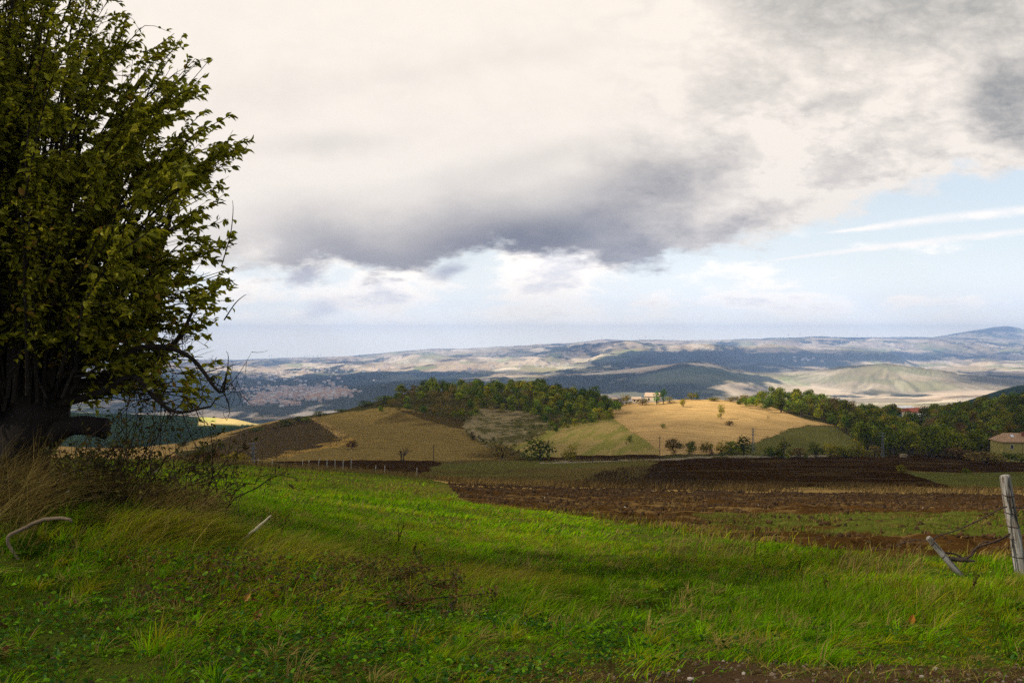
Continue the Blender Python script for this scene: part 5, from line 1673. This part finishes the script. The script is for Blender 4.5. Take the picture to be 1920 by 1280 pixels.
def bare_tree(name, lb, px, Y, h, seed, spread=.55, twig=(.045, .033, .020), stems=1, depth=5):
    r = np.random.default_rng(seed)
    x, y, z = onground(px, Y)
    root = empty(name, (x, y, z)); tag(root, lb, "tree")
    tr = MB(); br = MB()

    def grow(p, d, l, rad, lev):
        p2 = p + d * l
        m = (p + p2) / 2 + r.normal(0, l * .06, 3)
        (tr if lev == 0 else br).tube([p, m, p2], [rad, rad * .85, rad * .66], 5 if lev < 2 else 3, twig, cap=False)
        if lev >= depth: return
        for k in range(3 if lev < 3 else 2):
            nd = d + r.normal(0, spread, 3) + np.array([0, 0, .12]); nd /= np.linalg.norm(nd)
            grow(p + (p2 - p) * r.uniform(.6, 1.0), nd, l * r.uniform(.60, .85), rad * .58, lev + 1)
    for s_ in range(stems):
        grow(np.array([s_ * .5 - .2 * stems, 0, -.2]), np.array([.16 * (s_ - .4), 0, 1.0]), h * .30, h * .045, 0)
    tr.build("trunk", TWIGM, root); br.build("crown", TWIGM, root)
    return root


bare_tree("bare_tree", "leafless dark tree with a fan of twigs in front of the tan field", 755, 300, 5.6, 5, .5, stems=2)
bare_tree("bare_tree", "thin bare sapling on the near side of the valley track", 1112, 230, 3.1, 6, .6, depth=3)
bare_tree("bare_tree", "small leaning bare tree in the green field", 1176, 340, 2.6, 7, .6, depth=3)
bare_tree("bare_tree", "tiny bare tree at the right of the sunlit field", 1441, 430, 3.2, 8, .5, depth=3)

# ------------------------------------------------------------------ poles, masts, fence stakes
POLEM = rough_mat("pole_wood", (.060, .045, .032), .9, 4, .3, 0)
MASTM = rough_mat("grey_metal", (.17, .18, .18), .6, 4, .2, 0)


def pole(px, py_top, Y, lb, light=False):
    x, y, z = onground(px, Y)
    top = -(py_top - HZ) / F * Y - z
    root = empty("power_pole", (x, y, z)); tag(root, lb, "pole", "wooden line poles crossing the valley")
    mat = rough_mat("pale_pole", (.5, .45, .36), .8, 4, .2, 0) if light else POLEM
    mb = MB(); mb.tube([(0, 0, -.5), (0, 0, top * .5), (0, 0, top)], [.14, .12, .09], 7); mb.build("shaft", mat, root)
    mb = MB(); mb.box(-.5, .5, -.05, .05, top - .75, top - .63); mb.build("crossarm", mat, root)
    for s_ in (-.42, 0, .42):
        mb = MB(); mb.tube([(s_, 0, top - .63), (s_, 0, top - .5), (s_, 0, top - .42)], [.03, .05, .03], 6); mb.build("insulator", MASTM, root)


pole(1237, 817, 285, "tall dark line pole at the corner of the sunlit field")
pole(1470, 819, 310, "thin dark line pole in front of the right hedge")
pole(813, 833, 290, "thin line pole standing on the tan field edge")
pole(1029, 824, 330, "slender line pole behind the big dark bush")
pole(1229, 739, 486, "pale sunlit pole in front of the two poplars", True)


def mast(px, py_top, Y, w, lb):
    x, y, z = onground(px, Y)
    H = -(py_top - HZ) / F * Y - z
    root = empty("lattice_mast", (x, y, z)); tag(root, lb, "pylon", "grey lattice masts")
    mb = MB(); n = 8
    for sx, sy in ((-1, -1), (1, -1), (1, 1), (-1, 1)):
        mb.tube([(sx * w, sy * w, -.4), (sx * w * .35, sy * w * .35, H)], [.05, .035], 4)
    for k in range(n):
        z0, z1 = H * k / n, H * (k + 1) / n
        a, c = w * (1 - .65 * k / n), w * (1 - .65 * (k + 1) / n)
        q = [(-1, -1), (1, -1), (1, 1), (-1, 1)]
        for i in range(4):
            s0, s1 = q[i], q[(i + 1) % 4]
            mb.tube([(s0[0] * a, s0[1] * a, z0), (s1[0] * c, s1[1] * c, z1)], .025, 3)
            mb.tube([(s1[0] * a, s1[1] * a, z0), (s0[0] * c, s0[1] * c, z1)], .025, 3)
    mb.build("tower", MASTM, root)
    for k, zz in enumerate((H - .3, H - 1.3, H - 2.3)):
        m2 = MB(); m2.box(-1.1 + .1 * k, 1.1 - .1 * k, -.06, .06, zz - .06, zz + .06); m2.build("crossarm", MASTM, root)


mast(1412, 802, 330, .42, "thin grey lattice mast in front of the right green field")
mast(1655, 810, 300, .42, "grey lattice mast at the foot of the right wood")
mast(475, 829, 200, .35, "grey lattice mast beyond the meadow crest at the left")

STAKEM = rough_mat("pale_stake", (.50, .46, .38), .85, 12, .25, .2)
for i, (px, y0, y1, dx) in enumerate([(510, 866, 856, 1), (484, 862, 856, 0), (567, 874, 864, 1), (579, 876, 866, 1), (597, 879, 865, 3), (613, 880, 866, 0), (628, 881, 867, 0), (643, 883, 869, 1), (658, 885, 869, 1), (704, 889, 878, 1), (721, 891, 879, 1), (781, 895, 882, 1)]):
    Y = 108 if px < 700 else 104
    x, y, z = onground(px, Y)
    H = max((y0 - y1) / F * Y * 1.25, .8)
    mb = MB(); mb.tube([(0, 0, -.3), (.02, 0, H * .5), (dx * .05, 0, H * .97), (dx * .055, 0, H)], [.045, .042, .038, .02], 7)
    o = mb.build("fence_stake", STAKEM); o.location = (x, y, z)
    tag(o, "thin pale fence stake in the row along the meadow crest", "fence stake", "row of pale fence stakes along the meadow crest")


# ------------------------------------------------------------------ buildings
PLAST = rough_mat("ochre_plaster", (.40, .33, .085), .9, 1.2, .22, .15, 12)
PALEP = rough_mat("pale_plaster", (.58, .50, .38), .9, 1.2, .15, .1)
ORP = rough_mat("orange_plaster", (.50, .29, .075), .9, 1.2, .15, .1)
DARKG = rough_mat("dark_window", (.018, .018, .018), .3, 3, .1, 0)
STONE = rough_mat("stone_block", (.34, .26, .14), .9, 2.5, .35, .4)
BRICK = rough_mat("chimney_brick", (.24, .10, .05), .9, 6, .3, .3)
WHITEM = rough_mat("white_sheet", (.72, .73, .74), .6, 2, .1, 0)


def tiles(name, c1, c2, c3):
    m, b, out = newmat(name)
    tc = b.node('ShaderNodeTexCoord')
    br = b.node('ShaderNodeTexBrick'); br.offset = .5
    mp = b.node('ShaderNodeMapping'); mp.inputs['Scale'].default_value = (1, 1, 1)
    b.nt.links.new(tc.outputs['UV'] if False else tc.outputs['Object'], mp.inputs[0])
    sp = b.node('ShaderNodeSeparateXYZ'); b.nt.links.new(mp.outputs[0], sp.inputs[0])
    v = b.vec(sp.outputs[0], b.add(sp.outputs[2], b.mul(sp.outputs[1], .6)))
    b.link(v, br.inputs['Vector']); br.inputs['Scale'].default_value = 1.0
    br.inputs['Brick Width'].default_value = .38; br.inputs['Row Height'].default_value = .34; br.inputs['Mortar Size'].default_value = .03
    br.inputs['Color1'].default_value = (*c1, 1); br.inputs['Color2'].default_value = (*c2, 1); br.inputs['Mortar'].default_value = (c1[0] * .3, c1[1] * .3, c1[2] * .3, 1)
    n = b.noise(tc.outputs['Object'], 1.6, 5, .7)
    c = b.mix(b.mul(b.smooth(n, .45, .7), .65), br.outputs['Color'], c3)
    p = b.node('ShaderNodeBsdfPrincipled'); b.link(c, p.inputs['Base Color']); p.inputs['Roughness'].default_value = .9
    bn = b.node('ShaderNodeBump'); bn.inputs['Distance'].default_value = .06; bn.inputs['Strength'].default_value = .8
    b.link(b.noise(tc.outputs['Object'], 3.2, 3, .6), bn.inputs['Height']); b.nt.links.new(bn.outputs[0], p.inputs['Normal'])
    b.nt.links.new(p.outputs[0], out.inputs[0])
    return m


TERRA = tiles("terracotta_tiles", (.46, .25, .12), (.54, .33, .18), (.34, .24, .14))
TERRAP = tiles("pale_tiles", (.60, .42, .28), (.64, .48, .34), (.5, .36, .25))
REDT = tiles("red_tiles", (.40, .085, .045), (.46, .12, .06), (.33, .10, .06))


def gable(mb, x0, x1, y0, y1, z0, zr, eave=.4, hip=0.0, th=.18):
    """pitched roof slab with overhang, ridge along x"""
    ym = (y0 + y1) / 2
    a = [(x0 - eave, y0 - eave, z0), (x1 + eave, y0 - eave, z0), (x1 + eave, y1 + eave, z0), (x0 - eave, y1 + eave, z0), (x0 - eave + hip, ym, zr), (x1 + eave - hip, ym, zr)]
    lo = [(p[0], p[1], p[2] - th) for p in a[:4]]
    V = a + lo
    mb.add(V, [(0, 1, 5, 4), (2, 3, 4, 5), (1, 0, 6, 7), (3, 2, 8, 9), (0, 3, 9, 6), (2, 1, 7, 8), (6, 9, 8, 7)], [(3, 0, 4), (1, 2, 5)])


def yellow_house():
    x, y, z = onground(1880, 283)
    root = empty("yellow_house", (x, y, z - .3), R(-4)); tag(root, "ochre yellow farmhouse with terracotta tiled roof at the right edge", "house")
    He = -(829 - HZ) / F * 283 - z + .3; Hr = -(811.5 - HZ) / F * 286 - z + .3
    mb = MB(); mb.box(0, 19, 0, 8.4, 0, He); mb.build("wall", PLAST, root)
    mb = MB(); gable(mb, 0, 19, 0, 8.4, He + .20, Hr, .45, 2.6); rf = mb.build("roof", TERRA, root)
    cxs = 7.2
    mb = MB(); mb.box(cxs, cxs + .75, 2.3, 3.0, He + .7, Hr + .35); mb.box(cxs - .1, cxs + .85, 2.2, 3.1, Hr + .352, Hr + .5); mb.build("chimney", BRICK, rf)
    mb = MB()
    sy = 2.0; zz = He + .20 + (Hr - He - .2) * (sy + .45) / 4.65
    mb.add([(3.6, sy, zz + .12), (4.5, sy, zz + .12), (4.5, sy + .8, zz + .12 + .62), (3.6, sy + .8, zz + .74), (3.6, sy, zz - .1), (4.5, sy, zz - .1), (4.5, sy + .8, zz + .5), (3.6, sy + .8, zz + .5)],
           [(0, 1, 2, 3), (0, 4, 5, 1), (1, 5, 6, 2), (2, 6, 7, 3), (3, 7, 4, 0)]); mb.build("skylight", WHITEM, rf)
    mb = MB(); mb.tube([(6.1, -.07, 0), (6.1, -.07, He - .2)], .05, 6); mb.build("downpipe", BRICK, root)
    for wx, wz in ((2.9, He - 2.0), (8.6, He - 2.05), (14.2, He - 2.05), (2.9, .9), (8.6, .9)):
        fr = MB()
        for bx in ((wx - .52, wx - .36, wz - .14, wz + 1.34), (wx + .36, wx + .52, wz - .14, wz + 1.34), (wx - .36, wx + .36, wz + 1.2, wz + 1.34), (wx - .36, wx + .36, wz - .14, wz)):
            fr.box(bx[0], bx[1], -.06, .02, bx[2], bx[3])
        f = fr.build("window_frame", PALEP, root)
        g = MB(); g.box(wx - .36, wx + .36, -.02, .01, wz, wz + 1.2); g.build("pane", DARKG, f)


yellow_house()


def cottage(name, lb, px, Y, w, d, he, hr, wall, roof, rot, gable_front=False, dz=0.0, wins=2, cat="house"):
    x, y, z = onground(px, Y)
    root = empty(name, (x, y, z - .3 + dz), R(rot)); tag(root, lb, cat)
    mb = MB(); mb.box(-w / 2, w / 2, 0, d, 0, he)
    mb.add([(-w / 2, 0, he), (-w / 2, d, he), (-w / 2, d / 2, hr - .1), (w / 2, 0, he), (w / 2, d, he), (w / 2, d / 2, hr - .1)], [(0, 3, 5, 2), (4, 1, 2, 5)], [(0, 2, 1), (3, 4, 5)])
    mb.build("wall", wall, root)
    mb = MB(); gable(mb, -w / 2, w / 2, 0, d, he + .12, hr + .12, .35); mb.build("roof", roof, root)
    for k in range(wins):
        wx = -w / 2 + w * (k + .7) / (wins + .4)
        g = MB(); g.box(wx - .4, wx + .4, -.03, .02, he * .35, he * .35 + 1.1); g.build("window", DARKG, root)
    return root


cottage("farmhouse", "pale sunlit farmhouse with low tiled roof left of the poplars", 1222, 503, 8.0, 7, 3.0, 5.0, PALEP, TERRAP, -18, dz=.6)
cottage("farmhouse", "small pale farmhouse with pinkish roof half hidden by brown bushes", 1193, 508, 5.0, 4.5, 2.2, 3.4, PALEP, TERRAP, -10, dz=.5)
cottage("farmhouse", "tiny pale hut at the end of the hill wood", 1152, 512, 2.6, 2.6, 2.6, 3.3, PALEP, TERRAP, -14, dz=.8, wins=1, cat="hut")
# cluster in the right wood
cottage("red_roof_house", "red roofed house among the trees of the right wood", 1721, 478, 8.0, 7, 3.0, 5.0, PALEP, REDT, 24, dz=3.6)
cottage("white_outbuilding", "low white sheet roofed outbuilding in front of the red roofed house", 1728, 472, 3.4, 3.4, 1.8, 3.0, WHITEM, WHITEM, -38, dz=2.9, wins=1, cat="shed")
x, y, z = onground(1704, 486)
root = empty("orange_barn", (x, y, z + 5.0), R(6)); tag(root, "orange walled barn with flat pale roof in the right wood", "barn")
mb = MB(); mb.box(-4.1, 4.1, 0, 6, 0, 3.0); mb.build("wall", ORP, root)
mb = MB(); mb.add([(-4.5, -.4, 3.05), (4.5, -.4, 3.15), (4.5, 6.4, 3.9), (-4.5, 6.4, 3.8), (-4.5, -.4, 3.2), (4.5, -.4, 3.3), (4.5, 6.4, 4.05), (-4.5, 6.4, 3.95)], [(0, 3, 2, 1), (4, 5, 6, 7), (0, 1, 5, 4), (1, 2, 6, 5), (2, 3, 7, 6), (3, 0, 4, 7)]); mb.build("roof", WHITEM, root)
mb = MB(); mb.box(-2.6, -1.2, -.03, .02, .2, 2.3); mb.build("door", DARKG, root)
x, y, z = onground(1711, 474)
mb = MB(); a = np.linspace(0, math.pi, 9)
V = [(1.3 * math.cos(t), k * 3.0, 1.5 * math.sin(t)) for k in (0, 1) for t in a]
mb.add(V, [(i, i + 1, i + 10, i + 9) for i in range(8)], [(0, i + 1, i) for i in range(1, 8)] + [(9, 9 + i, 10 + i) for i in range(1, 8)])
o = mb.build("polytunnel", WHITEM); o.location = (x, y, z + 4.6); tag(o, "small rounded white shelter between barn and red roof", "shelter")
x, y, z = onground(1696, 300)
mb = MB(); mb.box(-.95, .95, 0, 1.6, -.4, 1.0); mb.box(-1.08, 1.08, -.1, 1.7, 1.002, 1.35)
mb.tube([(-.9, .2, 1.35), (.9, .2, 1.36)], .12, 6)
o = mb.build("stone_block", STONE); o.location = (x, y, z); tag(o, "squat tan stone block with a cap slab beside the valley road", "wellhead")


# ------------------------------------------------------------------ far town, farms, wind turbines
def far_houses():
    r = np.random.default_rng(77)
    def blocks(name, lb, cat, spots, smin, smax, cols, lo=2600):
        mb = MB()
        for px, py in spots:
            x, y, z = at(px, py, lo, 18000)
            s = r.uniform(smin, smax); h = s * r.uniform(.5, .9); l = s * r.uniform(.8, 1.8); w = s * .8
            c = np.array(cols[r.integers(0, len(cols))]) * r.uniform(.85, 1.1)
            V = [(x - l / 2, y, z - 3), (x + l / 2, y, z - 3), (x + l / 2, y + w, z - 3), (x - l / 2, y + w, z - 3), (x - l / 2, y, z + h), (x + l / 2, y, z + h), (x + l / 2, y + w, z + h), (x - l / 2, y + w, z + h)]
            mb.add(V, [(0, 1, 5, 4), (1, 2, 6, 5), (2, 3, 7, 6), (3, 0, 4, 7)], None, c, 0)
            rc = (.42, .26, .18) if r.uniform() < .7 else (.5, .45, .4)
            mb.add(V[4:] + [(x - l / 2, y + w / 2, z + h * 1.35), (x + l / 2, y + w / 2, z + h * 1.35)], [(0, 1, 5, 4), (2, 3, 4, 5)], [(3, 0, 4), (1, 2, 5)], np.array(rc) * r.uniform(.8, 1.15), 0)
        o = mb.build(name, rough_mat(name + "_wall", None, .9, .2, .1, 0))
        tag(o, lb, cat, None, 'stuff')
    sp = []
    for px, py, rx, ry, n in [(535, 741, 40, 7, 190), (495, 748, 38, 8, 120), (615, 737, 40, 9, 330), (590, 744, 26, 6, 150), (560, 729, 34, 4, 70), (520, 728, 30, 3, 30), (480, 757, 20, 4, 40), (535, 757, 20, 5, 30)]:
        for _ in range(n):
            sp.append((px + r.normal(0, rx * .55), py + r.normal(0, ry * .55) - .10 * (px - 560) * 0))
    blocks("hill_town", "pale hill town of hundreds of tiny houses in the far valley", "town", sp, 8, 15, [(.55, .44, .36), (.62, .52, .44), (.5, .37, .30), (.66, .60, .54)])
    sp = []
    for px, py, rx, ry, n in [(640, 694, 60, 4, 34), (520, 701, 40, 4, 24), (480, 707, 40, 3, 16), (700, 688, 60, 4, 16), (900, 690, 60, 5, 10), (1050, 685, 30, 4, 16), (1060, 664, 40, 4, 14), (1330, 642, 60, 2, 14), (1000, 688, 60, 4, 10), (470, 735, 50, 10, 30), (1640, 700, 120, 8, 10), (1700, 645, 160, 5, 16), (1880, 664, 40, 4, 8), (1500, 676, 30, 4, 12), (560, 715, 110, 8, 24), (1180, 700, 160, 6, 6)]:
        for _ in range(n):
            sp.append((px + r.normal(0, rx * .6), py + r.normal(0, ry * .6)))
    blocks("far_farms", "scattered tiny white farms across the distant land", "farms", sp, 11, 22, [(.75, .72, .68), (.8, .78, .74), (.7, .62, .55)], 5600)


far_houses()


def turbine_mesh():
    mb = MB()
    mb.tube([(0, 0, -10), (0, 0, 45), (0, 0, 80)], [3.6, 3.0, 2.2], 8)
    mb.box(-1.8, 1.8, -2.5, 6, 79, 83)
    for k in range(3):
        a = R(20 + 120 * k); d = np.array([math.sin(a), 0, math.cos(a)]); c = np.array([0, -3.2, 81])
        mb.tube([c, c + d * 14, c + d * 40], [1.0, 1.5, .3], 5)
    return mb.mesh("wind_turbine", [rough_mat("turbine_white", (.8, .8, .8), .5, .05, .03, 0)])


tm = turbine_mesh()
rt = np.random.default_rng(9)
for px, py in [(505, 675), (509, 675), (538, 675), (549, 675), (571, 675), (575, 674), (580, 674), (587, 674), (595, 673), (602, 673), (1084, 642), (1092, 641), (1108, 640), (1128, 640), (1148, 641), (1168, 641), (1184, 641), (1198, 641), (1210, 641), (1217, 641), (1243, 641), (1607, 634), (1626, 634), (1654, 636), (1478, 636), (1500, 635), (1690, 634)]:
    Y = 15800 + rt.uniform(0, 1100)
    x, y, z = onground(px, Y)
    s = rt.uniform(.75, 1.1)
    place("wind_turbine", tm, (x, y, z), s, R(rt.uniform(-40, 40)), "tiny white wind turbine on the far skyline ridge", "wind turbine", "wind turbines along the far skyline")
